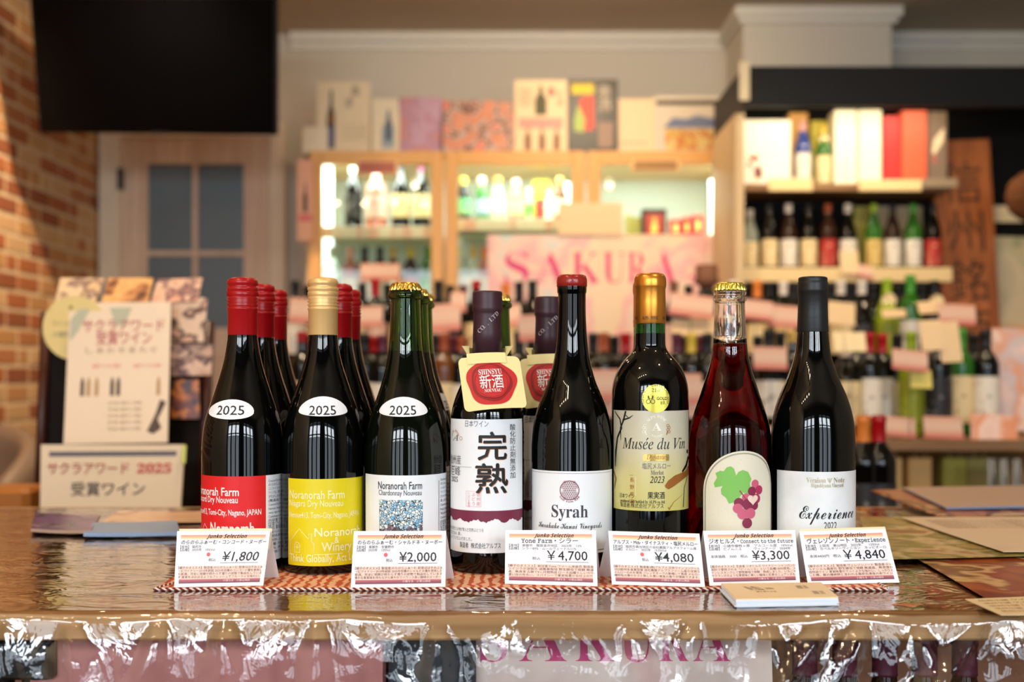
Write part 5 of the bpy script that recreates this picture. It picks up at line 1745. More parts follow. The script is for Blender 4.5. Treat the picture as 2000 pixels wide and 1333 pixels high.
REAR = [  # rear files: px, row, cap, place
    (606, 'A', 'black', 'seen between the red capped and gold capped front bottles'), (694, 'A', 'black', 'seen just right of the gold capped front bottle'), (730, 'A', 'red', 'between two bottles left of the green front bottle'),
    (852, 'A', 'black', 'seen right of the green crown-capped bottles'), (886, 'A', 'purple', 'between the amber and the rust-capped bottles'), (1038, 'A', 'black', 'left of the Syrah bottle shoulder'),
    (1158, 'A', 'black', 'just right of the Syrah bottle neck'), (1200, 'A', 'black', 'between the rust and the red capped bottles'), (1335, 'A', 'black', 'between the plum and yellow capped bottles'), (1366, 'A', 'purple', 'between the yellow and black capped bottles'),
    (1480, 'A', 'black', 'just right of the clear front bottle neck'), (1524, 'A', 'black', 'left of the Experience bottle neck'), (1672, 'A', 'black', 'between the broad bottle and the red-capsuled pair'), (1752, 'A', 'black', 'between the red-capsuled pair and the lime labelled bottle'),
    (1806, 'A', 'black', 'between the lime and the black labelled bottles'), (1856, 'A', 'black', 'between the black labelled and the green capsule bottles'), (1902, 'A', 'black', 'left of the rightmost white labelled bottle'),
    (600, 'B', 'black', 'seen between the red capped and gold capped front bottles'), (708, 'B', 'black', 'just right of the gold capped front bottle'), (757, 'B', 'black', 'left of the green front bottle'), (880, 'B', 'black', 'right of the green crown-capped bottles'),
    (905, 'B', 'purple', 'left of the purple-capped front bottle'), (1014, 'B', 'black', 'between the orange and the black-necked bottles'), (1345, 'B', 'black', 'right of the brown-striped capsule bottle'), (1455, 'B', 'black', 'between the amber and the bright orange bottles'),
    (1504, 'B', 'black', 'between the orange and the white and black capped bottles'), (1552, 'B', 'black', 'left of the matt black capsule front bottle'), (1622, 'B', 'black', 'just right of the matt black capsule'), (1662, 'B', 'black', 'between the two white-capsuled bottles'),
    (1706, 'B', 'black', 'left of the lime bottle with the cream emblem'), (1756, 'B', 'black', 'between the lime and the slim green bottles'), (1801, 'B', 'black', 'right of the slim green bottle')]
for (px, row, c, d) in REAR:
    Y, z = (3.525, ZA) if row == 'A' else (4.055, ZBT)
    bg_bottle(px, Y, z, 'bord', 'dark', c, 'black' if px % 3 else 'cream', '%s-capped rear bottle, %s tier, %s' % (c, 'lower' if row == 'A' else 'upper', d), .97 + (px % 5) * .01, 'wine bottle', 'wine_bottle', .05)
# pair of red-topped bottles on the low shelf just behind the counter
for i, (px, c, d) in enumerate(((1686, 'orange', 'orange-capped dark bottle behind the counter right of the Experience bottle'), (1716, 'red', 'crimson-capped dark bottle behind the counter beside the orange-capped one'))):
    bg_bottle(px, 2.55, .76, 'bord', 'dark', c, 'black', d, 1.0, 'wine bottle', 'wine_bottle', .065)
t = thing('side_table', 'low wooden side table behind the right end of the counter', 'table', (WX(1700, 2.55), 2.55, 0))
mb = MB(); mb.bevbox((-.15, -.12, .735), (.15, .12, .76), .003); mb.build('table_top', TIERW, t)
for sx in (-.13, .11):
    for sy in (-.10, .08):
        mb = MB(); mb.box((sx, sy, 0), (sx + .02, sy + .02, .735)); mb.build('leg', TIERW, t)

WB = mat('wire_bracket', (60, 58, 56), .4, metal=.7)
# small price cards among the display bottles
TAGP = ramp_mat('display_card_print', [(0, (196, 108, 98)), (.14, (196, 124, 110)), (.3, (208, 164, 144)), (.55, (214, 182, 162)), (.85, (208, 168, 148)), (1, (214, 150, 128))], rough=.6)
def bg_card(cx, cy, w, h, Y, rot, label, m=None, cat='price card', nm='price_card', group='price cards on the wine display', lean=.02, th=None, name_only=False):
    a = R(rot)
    def P(dx, dy): return (cx + dx * cos(a) + dy * sin(a), cy - dx * sin(a) + dy * cos(a))
    q = [P(-w / 2, h / 2), P(w / 2, h / 2), P(w / 2, -h / 2), P(-w / 2, -h / 2)]
    c = [Vector(W(x, y, Y)) for x, y in q]
    c[2].y += lean; c[3].y += lean
    o = (c[0] + c[1]) / 2
    mb = MB(); slab(mb, *c, .0015, o)
    ob = mb.build(nm, m or TAGP); ob.location = o
    tag(ob, label, cat, group)
    base_z = ZA if 3.2 < Y < 3.7 else ZBT if 3.7 < Y < 4.1 else None
    if base_z and o.z - base_z > .004:
        q_ = MB(); q_.tube([(0, .003, .004), (0, .003, base_z - o.z + .001)], .0012, 6); q_.lathe([(.010, base_z - o.z), (.010, base_z - o.z + .001), (.0004, base_z - o.z + .0015)], 12)
        q_.build('wire_stand', WB, ob)
    return ob
WB = mat('wire_bracket', (60, 58, 56), .4, metal=.7)
cards = [(598, 607, 70, 50, 3.80, -3, 'pink price card between the red capped and gold capped front bottles'), (716, 618, 62, 40, 3.78, 2, 'pink price card just right of the gold capped front bottle'),
         (742, 531, 78, 34, 4.88, 0, 'salmon price card on the lower refrigerator shelf'), (868, 620, 62, 54, 3.78, 4, 'pink price card right of the green crown-capped front bottles'), (895, 590, 30, 40, 3.80, 0, 'small pale price card left of the purple cap'),
         (985, 618, 66, 42, 3.8, 8, 'pink price card right of the purple-capped front bottle'), (1052, 640, 78, 52, 3.30, 3, 'large pink price card left of the Syrah bottle neck'),
         (1185, 752, 64, 60, 3.225, 0, 'peach price card between the Syrah and pale gold labelled bottles'), (1352, 597, 88, 44, 3.82, -7, 'pale pink price card right of the gold capsule'), (1356, 640, 84, 32, 3.84, -2, 'lower cream price card right of the gold capsule'),
         (1352, 760, 40, 60, 3.225, 0, 'pinkish card left of the clear front bottle'), (1478, 605, 66, 38, 3.78, -7, 'tilted pink price card right of the clear bottle mouth'), (1536, 618, 66, 42, 3.79, -5, 'tilted pink price card left of the matt black capsule'),
         (1506, 700, 66, 44, 3.30, -2, 'square pink price card between the clear and matt black capped bottles'), (1645, 612, 54, 44, 3.80, -5, 'beige price card right of the matt black capsule'), (1748, 612, 46, 16, 3.86, 2, 'orange band card under the cream emblem'),
         (1872, 614, 72, 40, 3.78, -3, 'pink price card overlapping the wooden sign'), (1820, 600, 50, 24, 3.84, 4, 'rose red band card under the right cream emblem'), (1780, 704, 70, 40, 3.225, -6, 'pink price card across the lime labelled bottle'),
         (1752, 834, 76, 38, 3.225, -5, 'pink price card before the lime labelled bottle'), (1845, 836, 76, 42, 3.225, -2, 'pink price card before the black labelled bottle'), (1512, 860, 50, 50, 3.225, 0, 'cream card low between the clear and Experience bottles'),
         (1800, 740, 44, 36, 3.23, -4, 'yellow green card hanging below the pink one')]
for (cx, cy, w, h, Y, r, lb) in cards:
    m = None
    if 'orange band' in lb: m = mat('orange_band', (226, 120, 80), .5)
    if 'rose red' in lb: m = mat('rose_band', (200, 84, 90), .5)
    if 'yellow green' in lb: m = mat('yellow_green_card', (214, 200, 110), .5)
    if 'beige' in lb or 'cream' in lb: m = mat('beige_card', (226, 196, 152), .6)
    bg_card(cx, cy, w, h, Y, r, lb, m)
for (x, w, lb) in ((1640, 20, 'left'), (1662, 20, 'middle'), (1682, 22, 'right')):
    bg_card(x, 668, w, 38, 3.28, 0, 'upright cream neck card over the broad dark bottle, %s of three' % lb, mat('pale_neck_card', (236, 216, 170), .6), group='neck cards over the broad bottle')
for (x, y, w, h, lb) in ((1822, 655, 44, 60, 'left'), (1858, 668, 40, 80, 'right')):
    bg_card(x, y, w, h, 3.30, 3, 'large beige neck card %s of the green capsule bottle neck' % lb, mat('beige_card', (226, 196, 152), .6), group='beige neck cards')

# leaflets and card holder at the far right
bg_card(1945, 838, 92, 56, 3.22, -4, 'pile of pale pink leaflets at the right end of the wine display', photo_mat('pink_leaflet_print', (232, 196, 184), [(238, 206, 190), (226, 150, 110), (230, 200, 190)], 9), 'leaflet', 'leaflet', None)
bg_card(1985, 742, 92, 200, 3.45, -2, 'tall pink flyer with an orange ring at the right edge', photo_mat('pink_flyer_print', (228, 190, 176), [(236, 206, 190), (222, 160, 130), (206, 190, 190), (232, 200, 190)], 7), 'flyer', 'flyer', None)
q = MB(); o_ = bpy.data.objects[-1] if False else None
bg_card(1995, 525, 110, 250, 4.825, -2, 'large framed cream notice with a green picture at the right edge', photo_mat('cream_notice_print', (220, 196, 156), [(226, 204, 164), (206, 190, 150), (96, 130, 80)], 3.4), 'notice', 'notice', None)
bg_card(1968, 418, 62, 32, 4.82, 0, 'cream card pinned above the framed notice', CREAM, 'card', 'pinned_card', None, 0)
bg_card(1976, 645, 90, 24, 4.82, 0, 'peach strip card under the framed notice', mat('peach_strip', (232, 186, 140), .6), 'card', 'strip_card', None, 0)

# ------------------------------------------------------------------ shelf rack on the right
rk = thing('shelf_rack', 'tall black-backed shelf rack with cream side on the right', 'shelf', (1.3, 4.3, 0))
O = (1.3, 4.3, 0)
def rbox(name, x0, x1, y0, y1, z0, z1, m): return dbox(name, x0, x1, y0, y1, z0, z1, m, rk, O)
SIDE = mat('cream_laminate', (216, 188, 144), .5)
rbox('side_panel', .826, .858, 4.35, 4.87, 0, 2.11, SIDE)
rbox('back_board', .858, 2.75, 4.84, 4.87, 0, 2.235, BLACKP)
CNP = mat('black_gloss_canopy', (14, 14, 15), .5, spec=.3)
rbox('canopy_front', .835, 2.75, 4.25, 4.275, 2.112, 2.258, CNP)
rbox('canopy_top', .835, 2.75, 4.275, 4.87, 2.236, 2.258, CNP)
rbox('canopy_side', .835, .852, 4.275, 4.87, 2.112, 2.236, CNP)
rbox('shelf', .858, 1.70, 4.56, 4.84, 1.855, 1.883, TIERW)
rbox('shelf', .858, 1.70, 4.56, 4.84, 1.525, 1.553, TIERW)
rbox('shelf', .858, 1.70, 4.56, 4.84, 1.18, 1.21, TIERW)
rbox('price_rail', .866, 1.70, 4.545, 4.56, 1.502, 1.556, mat('pale_rail', (236, 206, 150), .5))
rbox('price_rail', .99, 1.16, 4.54, 4.56, 1.852, 1.90, mat('pale_rail', (236, 206, 150), .5))
rbox('price_rail', 1.34, 1.58, 4.54, 4.56, 1.852, 1.895, mat('pale_rail', (236, 206, 150), .5))
rbox('price_rail', 1.58, 1.72, 4.54, 4.56, 1.865, 1.90, mat('clear_rail', (150, 130, 108), .2))
bg_card(1454, 158, 20, 76, 4.24, 0, 'narrow cream card standing at the front left corner of the black canopy', CREAM, 'card', 'corner_card', None, 0)
# boxes on the top shelf
def carton(px0, px1, pytop, Y, z, d, m, label, name='carton', cat='box', group=None, deco=None):
    x0, x1 = WX(px0, Y), WX(px1, Y)
    h = WZ(pytop, Y) - z
    t = thing(name, label, cat, ((x0 + x1) / 2, Y, z), 0, group)
    w = (x1 - x0) / 2
    mb = MB(); mb.bevbox((-w, 0, 0), (w, d, h), .003); mb.build('box_body', m, t)
    if deco:
        q = MB()
        p = lambda u, v: (-w + 2 * w * u, -.0012, h * v)
        ms = deco(q, p)
        q.build('print', ms, t)
    return t
Z1 = 1.883
def spotprint(q, p):
    q.poly(p, [(.30, .34), (.38, .42), (.30, .46), (.12, .42)], 0, 1); q.poly(p, [(.12, .28), (.24, .26), (.18, .38)], 0, 1); q.poly(p, [(.30, .08), (.44, .12), (.40, .30), (.26, .24)], 1, 1)
    return [mat('box_red_print', (210, 90, 74)), mat('box_dark_print', (130, 66, 62))]
carton(1446, 1545, 234, 4.58, Z1, .16, mat('white_gift_box', (240, 232, 214), .5), 'wide white gift box with small red pictures, leftmost on the top rack shelf', deco=spotprint)
carton(1540, 1578, 220, 4.72, Z1, .08, mat('ochre_box', (216, 160, 80), .5), 'ochre box behind the blue and white bottle on the top rack shelf')
carton(1584, 1622, 236, 4.72, Z1, .08, mat('yellow_box', (214, 196, 70), .5), 'yellow box behind the small green bottle on the top rack shelf')
bg_bottle(1568, 4.64, Z1, 'sake', 'blue', 'pink', 'white', 'blue bottle with white figure label on the top rack shelf', .86, 'sake bottle', 'sake_bottle', .05, lz=(.05, .50))
bg_bottle(1608, 4.64, Z1, 'sake', 'green', 'yellow', 'cream', 'green bottle with cream label on the top rack shelf', .80, 'sake bottle', 'sake_bottle', .05, lz=(.05, .50), emblem='cream')
def bxprint(txt, col):
    def f(q, p):
        vtext(q, lambda u, v: p(u, v), txt, .5, .80, .16, .17, 0, 2.2)
        return [col]
    return f
carton(1630, 1674, 215, 4.60, Z1, .09, mat('tall_white_box', (244, 236, 210), .5), 'tall white box with faint crest, left of the white pair on the top rack shelf', deco=lambda q, p: (q.ring(p, (.5, .22), .13, .05, 0, 20), [mat('lilac_print', (214, 180, 190))])[1])
carton(1678, 1722, 215, 4.60, Z1, .09, mat('tall_white_box', (244, 236, 210), .5), 'tall plain white box, right of the white pair on the top rack shelf')
carton(1724, 1762, 226, 4.62, Z1, .09, mat('crimson_box', (206, 48, 44), .45), 'crimson box between the white and salmon boxes on the top rack shelf')
carton(1762, 1811, 216, 4.60, Z1, .09, mat('salmon_box', (222, 96, 62), .45), 'salmon red box on the top rack shelf')
carton(1812, 1850, 218, 4.62, Z1, .09, mat('grey_box', (128, 106, 88), .45), 'grey box with cream blossom print, rightmost on the top rack shelf', deco=lambda q, p: (q.poly(p, [(.2, .45), (.35, .42), (.8, .60), (.85, .78), (.6, .72), (.3, .62)], 0, 2), q.disc(p, (.35, .36), .06, 1, 10), [mat('blossom_print', (240, 210, 170)), mat('rose_print', (220, 90, 90))])[2])
# bottles on the second shelf
Z2 = 1.553
S2 = [(1465, 'clear', 'white', 'cream', 'clear bottle with cream label, leftmost'), (1502, 'dark', 'black', 'cream', 'dark bottle with plain cream label, second from the left'), (1540, 'brown', 'white', 'white', 'white-capped bottle with upright lettering label, third from the left'),
      (1579, 'dark', 'black', 'cream', 'slim dark bottle with yellowish label, fourth from the left'), (1617, 'brown', 'rust', 'red', 'rust-capped bottle with red label'), (1656, 'dark', 'white', 'white', 'white-capped dark bottle beside the red labelled one'),
      (1706, 'green', 'lime', 'gold', 'green bottle with gold label, left of the green pair'), (1743, 'brown', 'black', 'white', 'brown bottle with white label between the two green ones'), (1783, 'green', 'green', 'white', 'green bottle with tall white label, right of the green pair'), (1822, 'dark', 'black', 'red', 'dark bottle with red label, rightmost')]
for (px, g, c, l, d) in S2:
    bg_bottle(px, 4.64, Z2, 'sake', g, c, l, d + ' on the second rack shelf', .87 if px not in (1465,) else .80, 'sake bottle', 'sake_bottle', .04, lz=(.06, .46))
for (a, b_, c, d) in ((1668, 1698, (190, 176, 80), 'pale yellow green'), (1712, 1738, (206, 186, 150), 'cream'), (1752, 1778, (206, 186, 150), 'cream'), (1788, 1802, (180, 160, 120), 'tan')):
    pos = {1668: 'left of the gold labelled bottle', 1712: 'behind the gold labelled bottle', 1752: 'behind the tall white labelled bottle', 1788: 'right behind the tall white labelled bottle'}[a]
    carton(a, b_, 403, 4.745, Z2, .07, mat(d.replace(' ', '_') + '_carton', c, .6), d + ' bottle carton ' + pos + ' on the second rack shelf')
bg_card(1660, 512, 36, 46, 4.53, 0, 'white card before the white-capped bottle on the second rack shelf', mat('beige_card', (226, 196, 152), .6))
bg_card(1682, 528, 52, 26, 4.53, -12, 'pinkish sloping card below the second rack shelf edge')

# carved wooden shop sign
c = [Vector(W(1852, 722, 4.72)), Vector(W(1958, 722, 4.72)), Vector(W(1932, 272, 4.78)), Vector(W(1816, 276, 4.78))]
o = (c[0] + c[1]) / 2
t = thing('wooden_sign', 'tall brown wooden signboard with dark carved brush characters', 'sign', o)
mb = MB(); slab(mb, *c, .035, o); mb.build('board', mat('red_brown_timber', (184, 104, 50), .55, vary=((26, 26, 3), (150, 78, 34), .35, .65)), t)
q = MB(); p = quad_mp(*c, .001, o)
for i, ch in enumerate('信州銘酒'):
    vs, fs, a0, a1 = glyphs(ch)
    q.add([p(.16 + (x - a0) / (a1 - a0) * .66, .74 - i * .215 + y * .20) for x, y in vs], fs)
q.build('carved_characters', mat('carved_dark', (66, 46, 24), .7), t)
# cedar ball
t = thing('cedar_ball', 'brown ball of cedar leaves hanging at the right edge', 'cedar ball', (WX(2016, 4.3), 4.3, WZ(384, 4.3)))
mb = MB(); rc = random.Random(4)
n1, n2 = 26, 16
vs = []
for j in range(n2 + 1):
    for i in range(n1):
        th, ph = pi * j / n2, 2 * pi * i / n1
        r = .092 + rc.uniform(-.004, .003)
        vs.append((r * sin(th) * cos(ph), r * sin(th) * sin(ph), r * cos(th)))
mb.add(vs, [(j * n1 + i, j * n1 + n1 + i, j * n1 + n1 + (i + 1) % n1, j * n1 + (i + 1) % n1) for j in range(n2) for i in range(n1)])
mb.build('leaf_ball', mat('dry_cedar', (108, 62, 28), .9, bump=((120, 120, 120), 1, .006)), t)
mb = MB(); mb.tube([(0, 0, .09), (0, 0, 2.237 - t.location.z)], .003, 6); mb.build('rope', mat('straw_rope', (150, 120, 80), .9), t)

# ------------------------------------------------------------------ glass-door refrigerator
YFR = 4.9
fx0, fx1 = WX(604, YFR), WX(1428, YFR)
fz = WZ(294, YFR)
fr = thing('display_refrigerator', 'three-door glass-front refrigerator with tan door frames full of bottles', 'refrigerator', ((fx0 + fx1) / 2, YFR, 0))
FO = ((fx0 + fx1) / 2, YFR, 0)
def fbox(name, x0, x1, y0, y1, z0, z1, m): return dbox(name, x0, x1, y0, y1, z0, z1, m, fr, FO)
INT = mat('fridge_liner', (208, 216, 206), .5)
fbox('side_wall', fx0 - .02, fx0, YFR + .05, 5.55, 0, fz, SIDE); fbox('side_wall', fx1, fx1 + .02, YFR + .05, 5.55, 0, fz, SIDE)
fbox('roof', fx0 - .02, fx1 + .02, YFR + .05, 5.55, fz - .03, fz, SIDE)
fbox('back_liner', fx0, fx1, 5.50, 5.52, 0, fz - .03, INT); fbox('floor_panel', fx0, fx1, YFR + .05, 5.5, .08, .12, INT)
FRAME = mat('tan_door_frame', (220, 164, 92), .4)
doors = [(604, 866), (870, 1142), (1148, 1428)]
thin = bpy.data.materials.new('door_glass'); thin.use_nodes = True; nt = thin.node_tree; nt.nodes.clear()
ou = nt.nodes.new('ShaderNodeOutputMaterial'); mx = nt.nodes.new('ShaderNodeMixShader'); tr = nt.nodes.new('ShaderNodeBsdfTransparent'); gl = nt.nodes.new('ShaderNodeBsdfGlossy'); fn = nt.nodes.new('ShaderNodeFresnel')
tr.inputs[0].default_value = (.93, .97, .94, 1); gl.inputs['Roughness'].default_value = .02; fn.inputs[0].default_value = 1.25
nt.links.new(fn.outputs[0], mx.inputs[0]); nt.links.new(tr.outputs[0], mx.inputs[1]); nt.links.new(gl.outputs[0], mx.inputs[2]); nt.links.new(mx.outputs[0], ou.inputs[0])
for (a, b_) in doors:
    x0, x1 = WX(a, YFR), WX(b_, YFR)
    st = .052
    z0, z1 = .10, fz - .002
    mb = MB()
    for (p0, p1) in (((x0, z0), (x0 + st, z1)), ((x1 - st, z0), (x1, z1)), ((x0 + st, z1 - .055), (x1 - st, z1)), ((x0 + st, z0), (x1 - st, z0 + .08))):
        mb.bevbox((p0[0] - FO[0], 0, p0[1]), (p1[0] - FO[0], .04, p1[1]), .003)
    d = mb.build('door', FRAME, fr)
    mb = MB(); mb.box((x0 + st - FO[0], .018, z0 + .08), (x1 - st - FO[0], .022, z1 - .055)); mb.build('door_glass', thin, d)
    mb = MB(); hx = (x1 - .03) if a != 1148 else (x0 + .03)
    mb.tube([(hx - FO[0], -.0, .68), (hx - FO[0], -.034, .70), (hx - FO[0], -.034, .85), (hx - FO[0], -.0, .87)], .008, 8); mb.build('handle', mat('brushed_metal', (150, 140, 124), .3, metal=.8), d)
SHM = mat('fridge_shelf', (230, 226, 196), .5)
zs1, zs2, zs3 = WZ(447, 5.02), WZ(432, 5.02), WZ(608, 5.02)
for (a, b_), zz in zip(doors, (zs1, zs2, WZ(486, 5.02))):
    x0, x1 = WX(a + 14, YFR), WX(b_ - 10, YFR)
    fbox('shelf', x0, x1, 4.985, 5.48, zz - .018, zz, SHM)
    fbox('shelf_price_strip', x0, x1, 4.975, 4.985, zz - .045, zz + .004, mat('strip_print', (240, 224, 190), .5, vary=((26, 1, 1), (236, 180, 150), .5, .56)))
    fbox('shelf', x0, x1, 4.985, 5.48, zs3 - .018, zs3, SHM)
    fbox('shelf_price_strip', x0, x1, 4.975, 4.985, zs3 - .045, zs3 + .004, mat('strip_print', (240, 224, 190)))
# light tubes inside and their lamps; the shortest one imitates a lamp's reflected glow
LED = mat('cold_tube_and_reflection', (236, 255, 246), .5, emit=3.2)
for (px, y0, y1, r) in ((640, 322, 640, .022), (1392, 352, 474, .013), (1108, 358, 400, .010)):
    t_ = MB(); t_.tube([tuple(Vector(W(px, y1, 5.10)) - Vector(FO)), tuple(Vector(W(px, y0, 5.10)) - Vector(FO))], r, 10)
    t_.build('light_tube_and_reflection', LED, fr)
for (a, b_) in doors:
    x = (WX(a, 5.1) + WX(b_, 5.1)) / 2
    area_light('refrigerator_light', (x, 5.03, fz - .045), .46, .06, 4.6, (.90, 1.0, .93), (R(12), 0, 0))
for (x0, x1, y0, y1, m, d) in ((700, 772, 316, 338, mat('red_sign_plate', (176, 96, 76), .5), 'door 1'), (1238, 1322, 314, 332, mat('bronze_plate', (150, 110, 60), .35, metal=.4), 'door 3')):
    a, b_ = W(x0, y1, YFR - .012), W(x1, y0, YFR - .012)
    mb = MB(); mb.bevbox((a[0] - FO[0] - .012, -.012, a[2] - .006), (b_[0] - FO[0] + .012, -.001, b_[2] + .006), .002, 0); mb.bevbox((a[0] - FO[0], -.014, a[2]), (b_[0] - FO[0], -.011, b_[2]), .001, 1)
    mb.build('name_plate', [mat('pale_plate', (236, 190, 130), .5), m], fr)
YF1 = 5.08
F1 = [(690, 'dark', 'pale', 'black', 'burg', 'pale-capsuled dark bottle, first on the upper shelf behind the left refrigerator door', .98, .07), (735, 'rose', 'pink', 'pink', 'squat', 'rose wine bottle with pink capsule behind the left refrigerator door', 1.08, .06),
      (783, 'dark', 'black', 'cream', 'burg', 'black-capped bottle with cream label behind the left refrigerator door', .98, .06), (823, 'dark', 'purple', 'cream', 'burg', 'plum-capped dark bottle, last on the upper shelf behind the left refrigerator door', .98, .07)]
for (px, g, c, l, k, d, s, cl) in F1:
    bg_bottle(px, YF1, zs1, k, g, c, l, d, s, caplen=cl)
F2 = [(905, 'dark', 'yellow', 'mixed', 'small', 'small dark bottle with colourful heart label behind the middle refrigerator door', 1.05), (941, 'green', 'pink', 'blue', 'small', 'small green bottle with blue label behind the middle refrigerator door', 1.05),
      (973, 'clear', 'orange', 'white', 'small', 'small clear bottle with orange cap behind the middle refrigerator door', 1.05), (1008, 'rose', 'pink', 'cream', 'small', 'small peach coloured bottle behind the middle refrigerator door', 1.0),
      (1034, 'clear', 'white', 'green', 'small', 'tiny bottle with green label behind the middle refrigerator door', .78), (1074, 'white', 'white', 'white', 'small', 'tiny white bottle before the red box behind the middle refrigerator door', .75), (1094, 'amber', 'gold', 'white', 'small', 'small amber bottle at the right end behind the middle refrigerator door', 1.05)]
for (px, g, c, l, k, d, s) in F2:
    bg_bottle(px, YF1, zs2, k, g, c, l, d, s, caplen=.03)
carton(1040, 1076, 352, 5.20, zs2, .06, mat('yellow_carton', (226, 200, 50), .5), 'bright yellow box behind the middle refrigerator door')
carton(1046, 1068, 388, 5.15, zs2, .05, mat('red_carton', (196, 54, 40), .5), 'small red box before the yellow one behind the middle refrigerator door')
Z3 = WZ(486, 5.02)
carton(1254, 1302, 408, 5.1, Z3, .07, mat('dark_flame_box', (44, 24, 20), .4), 'black box with red panel and gold flame behind the right refrigerator door', deco=lambda q, p: (q.poly(p, [(.12, .1), (.88, .1), (.88, .88), (.12, .88)], 0, 1), q.poly(lambda u, v: (p(u, v)[0], -.002, p(u, v)[2]), [(.5, .35), (.62, .5), (.56, .66), (.5, .85), (.44, .66), (.38, .5)], 1, 1), [mat('flame_red', (150, 50, 36)), mat('flame_gold', (240, 190, 90))])[2])
carton(1222, 1236, 420, 5.12, Z3, .05, mat('olive_gold_box', (150, 134, 60), .4), 'left slim olive gold box behind the right refrigerator door')
carton(1238, 1251, 424, 5.12, Z3, .05, mat('olive_gold_box', (150, 134, 60), .4), 'right slim olive gold box behind the right refrigerator door')
for (a, b_, y, lb, cc) in ((1308, 1332, 428, 'left bright red box', (206, 60, 54)), (1333, 1350, 424, 'middle dark red box', (170, 40, 40)), (1351, 1376, 420, 'right red box', (200, 70, 66))):
    carton(a, b_, y, 5.11, Z3, .06, mat('gift_' + lb.split()[1] + lb.split()[0], cc, .45), lb + ' behind the right refrigerator door', deco=lambda q, p: (q.disc(p, (.5, .7), .16, 0, 12, 1), [mat('gold_dot', (250, 220, 130))])[1])
F3 = [(648, 'clear', 'pale', 'white', 'first'), (684, 'rose', 'pink', 'cream', 'second'), (712, 'dark', 'black', 'cream', 'third'), (742, 'dark', 'black', 'white', 'fourth'), (768, 'dark', 'gold', 'cream', 'fifth'), (802, 'brown', 'yellow', 'red', 'sixth'), (836, 'green', 'green', 'green', 'last')]
for (px, g, c, l, d) in F3:
    bg_bottle(px, YF1, zs3, 'bord', g, c, l, '%s bottle on the lower shelf behind the left refrigerator door, with a %s cap' % (d, c), .93, caplen=.05)
F4 = [(900, 'clear', 'pale', 'white', 'first'), (925, 'clear', 'gold', 'cream', 'second'), (946, 'rose', 'orange', 'cream', 'third')]
for (px, g, c, l, d) in F4:
    bg_bottle(px, YF1, zs3, 'bord', g, c, l, '%s bottle on the lower shelf behind the middle refrigerator door, with a %s cap' % (d, c), .93, caplen=.05)

# things on top of the refrigerator
YT = 5.0
def top_sheet(x0, y0, x1, y1, label, m, deco=None, name='flyer', cat='flyer', Y=YT, lean=.03, t=.004):
    return flat_card(name, label, cat, (x0, y0, x1, 294), Y, lean, m, t=t, z0=fz + .001, builder=deco)
def bottle_shape(q, p, cx, y0, y1, w, mi=0, mi2=None):
    H = y1 - y0
    q.poly(p, [(cx - w, y0), (cx + w, y0), (cx + w, y0 + H * .55), (cx + w * .35, y0 + H * .75), (cx + w * .3, y1), (cx - w * .3, y1), (cx - w * .35, y0 + H * .75), (cx - w, y0 + H * .55)], mi, 2)
DK = mat('printed_dark_bottle', (52, 50, 48)); NAVY = mat('printed_navy', (84, 92, 124)); BRN = mat('printed_brown', (128, 84, 44)); TAN = mat('print_tan', (190, 170, 140)); GRY = mat('print_grey', (110, 100, 90))
def d1f(q, p):
    bottle_shape(q, p, .27, .08, .88, .075, 0)
    p2 = quad_lift(p); q.poly(p2, [(.20, .10), (.345, .10), (.345, .38), (.20, .38)], 1, 1); q.poly(p2, [(.21, .42), (.34, .42), (.33, .55), (.21, .55)], 2, 1)
    vtext(q, p, '真', .72, .95, .16, .1, 3, 1.2); vtext(q, p, '澄', .60, .78, .14, .1, 3, 1.2)
    for i in range(4): text(q, p, '信州の地酒 純米吟醸 季節限定', .48, .94, .38 - i * .06, .035, 4)
    return [DK, NAVY, BRN, GRY, TAN]
def quad_lift(p):
    def f(u, v):
        a = p(u, v); return (a[0], a[1] - .0015, a[2])
    return f
top_sheet(617, 156, 722, 294, 'cream flyer with a printed dark sake bottle, leftmost on the refrigerator', mat('flyer_cream', (222, 204, 172), .5), d1f)
carton(590, 640, 248, 4.99, fz, .10, mat('plain_white_box', (226, 212, 184), .5), 'plain white box at the left end of the refrigerator top')
top_sheet(726, 190, 780, 294, 'pale flyer with a blurred blue bottle on the refrigerator', mat('flyer_pale', (224, 212, 184), .5), lambda q, p: (bottle_shape(q, p, .58, .12, .75, .22, 0), bottle_shape(q, quad_lift(p), .60, .25, .80, .12, 1), [mat('print_blue_grey', (150, 164, 176)), mat('print_slate', (92, 104, 122))])[2])
carton(780, 864, 190, 5.02, fz, .08, photo_mat('mauve_box_print', (186, 144, 160), [(190, 150, 170), (178, 130, 150), (196, 130, 120)], 8), 'mauve box on the refrigerator')
top_sheet(865, 193, 1004, 294, 'colourful collage flyer on the refrigerator', photo_mat('collage_print', (216, 150, 120), [(206, 130, 100), (190, 170, 160), (120, 70, 50), (214, 170, 150), (226, 120, 100)], 16), None, Y=4.98)
def d5f(q, p):
    bottle_shape(q, p, .50, .52, .92, .11, 0); q.disc(p, (.70, .84), .07, 1, 16)
    for cx in (.25, .52, .80): bottle_shape(q, quad_lift(p), cx, .04, .36, .06, 2)
    q.poly(p, [(.08, .34), (.92, .34), (.92, .48), (.08, .48)], 3, 1)
    vtext(q, p, '生酒', .86, .86, .10, .12, 4, 1.4)
    for i in range(5): text(q, p, '信州の地酒あります', .08, .36, .85 - i * .05, .04, 4)
    return [mat('print_olive', (74, 70, 30)), mat('print_red_disc', (214, 110, 100)), BRN, mat('print_pink_band', (224, 150, 136)), GRY]
top_sheet(1005, 153, 1108, 294, 'cream flyer with an olive bottle and red disc on the refrigerator', mat('flyer_peach', (232, 206, 164), .5), d5f, Y=4.97)
